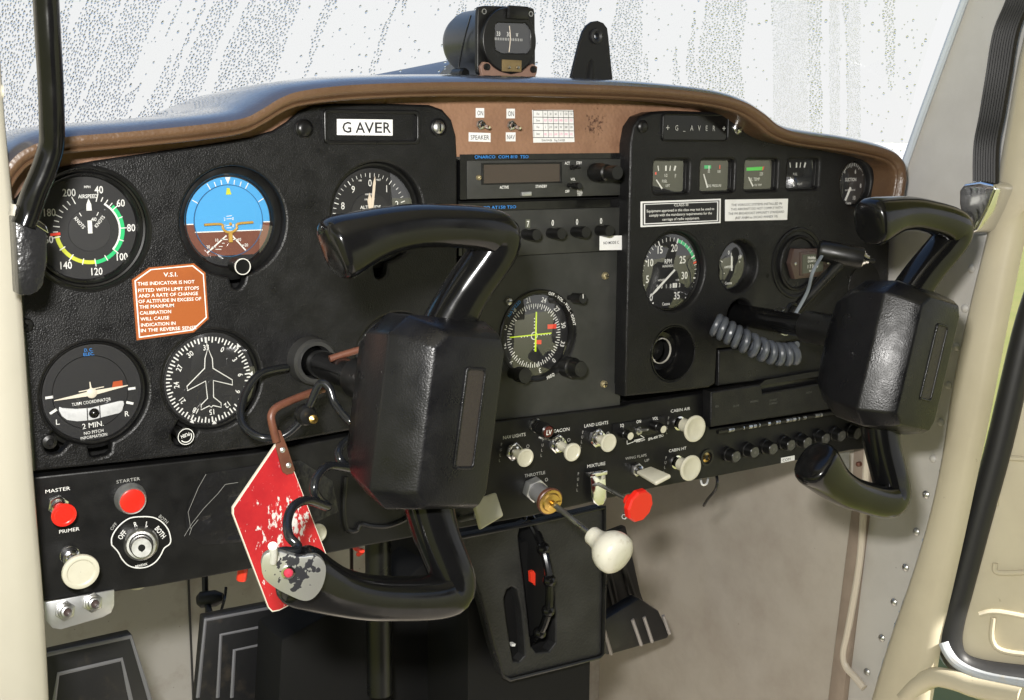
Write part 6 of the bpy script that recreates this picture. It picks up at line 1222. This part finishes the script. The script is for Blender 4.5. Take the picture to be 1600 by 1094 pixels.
tag(MB().tube(smooth_path([at(*p) for p in ((552, 850, .05), (556, 857, .04), (566, 861, .03), (560, 866, .05))], 4), .0022, 8).build('hanging_wire', M['redp']), 'short red wire hanging under the switch panel left of the black tube', 'wire')
tag(MB().tube(smooth_path([at(*p) for p in ((1094, 744, .02), (1097, 757, .01), (1104, 756, .01), (1107, 746, .02))], 5), .0011, 8).build('hanging_wire', M['white']), 'short white wire loop hanging below the cabin heat knob', 'wire')
tag(MB().tube(smooth_path([at(*p) for p in ((1118, 738, .02), (1121, 752, .01), (1118, 765, .015), (1106, 780, .04), (1100, 790, .06))], 5), .0016, 8).build('hanging_wire', M['cord']), 'dark wire dangling under the fuses', 'wire')
tag(MB().tube(smooth_path([at(*p) for p in ((353, 918, .33), (351, 935, .32), (345, 956, .3))], 5), .0016, 8).build('brake_hose', M['cord']), 'thin black hose behind the middle rudder pedal', 'hose')
t = thing('brake_rod', 'black rod and joint above the middle rudder pedal', 'rod', at(322, 960, .35)); MB().tube([at(320, 900, .35), at(321, 935, .34), at(330, 965, .31)], .0035, 10).build('rod', M['rubber'], t); MB().lathe(AF(at(308, 938, .34), at(336, 935, .33)), [(.005, 0), (.009, .004), (.009, .02), (.005, .028)], 16, cap0=True, cap1=True).build('joint', M['rubber'], t)
q = at(214, 899, .03); tag(MB().lathe(F(q), [(.0115, -.004), (.0115, .002), (.009, .004), (.0002, .004)], 30).build('cable_disc', M['knob']), 'edge of a pale round disc below the ignition switch', 'disc')
# rudder pedals
def pedal(lab, quad, Y, inner, th=.014):
    t = thing('rudder_pedal', lab, 'rudder pedal', at(*quad[3], Y), 'rudder pedals'); fr = F((0, Y, 0)); MB().prism(fr, pzs(quad, Y), -th, 0).build('pad', M['pedal'], t, bevel=.002)
    for q in inner: MB().tube([fr(*pz(x, y, Y), .0) for x, y in q], .0022, 6, ry=.0012, up=(0, -1, 0)).build('bright_line', mat('worn_line', (.20, .20, .215), .45, .3), t)
    return t
pedal('leftmost rudder pedal below the headset jacks, mostly cut off by the frame', [(60, 1023), (206, 990), (235, 1080), (262, 1180), (60, 1180)], .22, [[(40, 1030), (204, 995), (228, 1072), (250, 1150)], [(84, 1100), (91, 1053), (190, 1030), (200, 1075), (215, 1140)]])
pedal('middle rudder pedal with nested trapezoid lines beside the red lock', [(319, 965), (447, 940), (470, 1040), (495, 1180), (300, 1180)], .22, [[(309, 1090), (321, 969), (446, 945), (472, 1055)], [(340, 1090), (345, 992), (428, 975), (446, 1080)], [(362, 1090), (366, 1016), (412, 1006), (424, 1070)]])
t = thing('rudder_pedal', 'right rudder pedal with ribbed pads beside the pedestal', 'rudder pedal', at(1000, 1020, .25), 'rudder pedals')
MB().prism(F((0, .30, 0)), pzs([(930, 840), (978, 822), (1001, 925), (1010, 950), (935, 975)], .30), -.01, 0).build('upper_pad', M['pedal'], t, bevel=.002); MB().prism(F((0, .25, 0)), pzs([(936, 985), (945, 968), (1000, 935), (1030, 955), (1046, 990), (1044, 998), (952, 1024), (938, 1020)], .25), -.02, 0).build('lower_pad', M['pedal'], t, bevel=.003)
for q in ([(944, 985), (955, 1022)], [(988, 968), (1002, 1008)], [(1006, 964), (1019, 1003)], [(1036, 962), (1046, 990)]): MB().tube([at(x, y, .249) for x, y in q], .0025, 8).build('bright_rib', mat('rib_worn', (.34, .32, .31), .4, .3), t)
for q in ([(948, 885), (962, 945)], [(972, 880), (990, 935)]): MB().tube([at(x, y, .299) for x, y in q], .005, 8).build('pad_rib', M['pedal'], t)
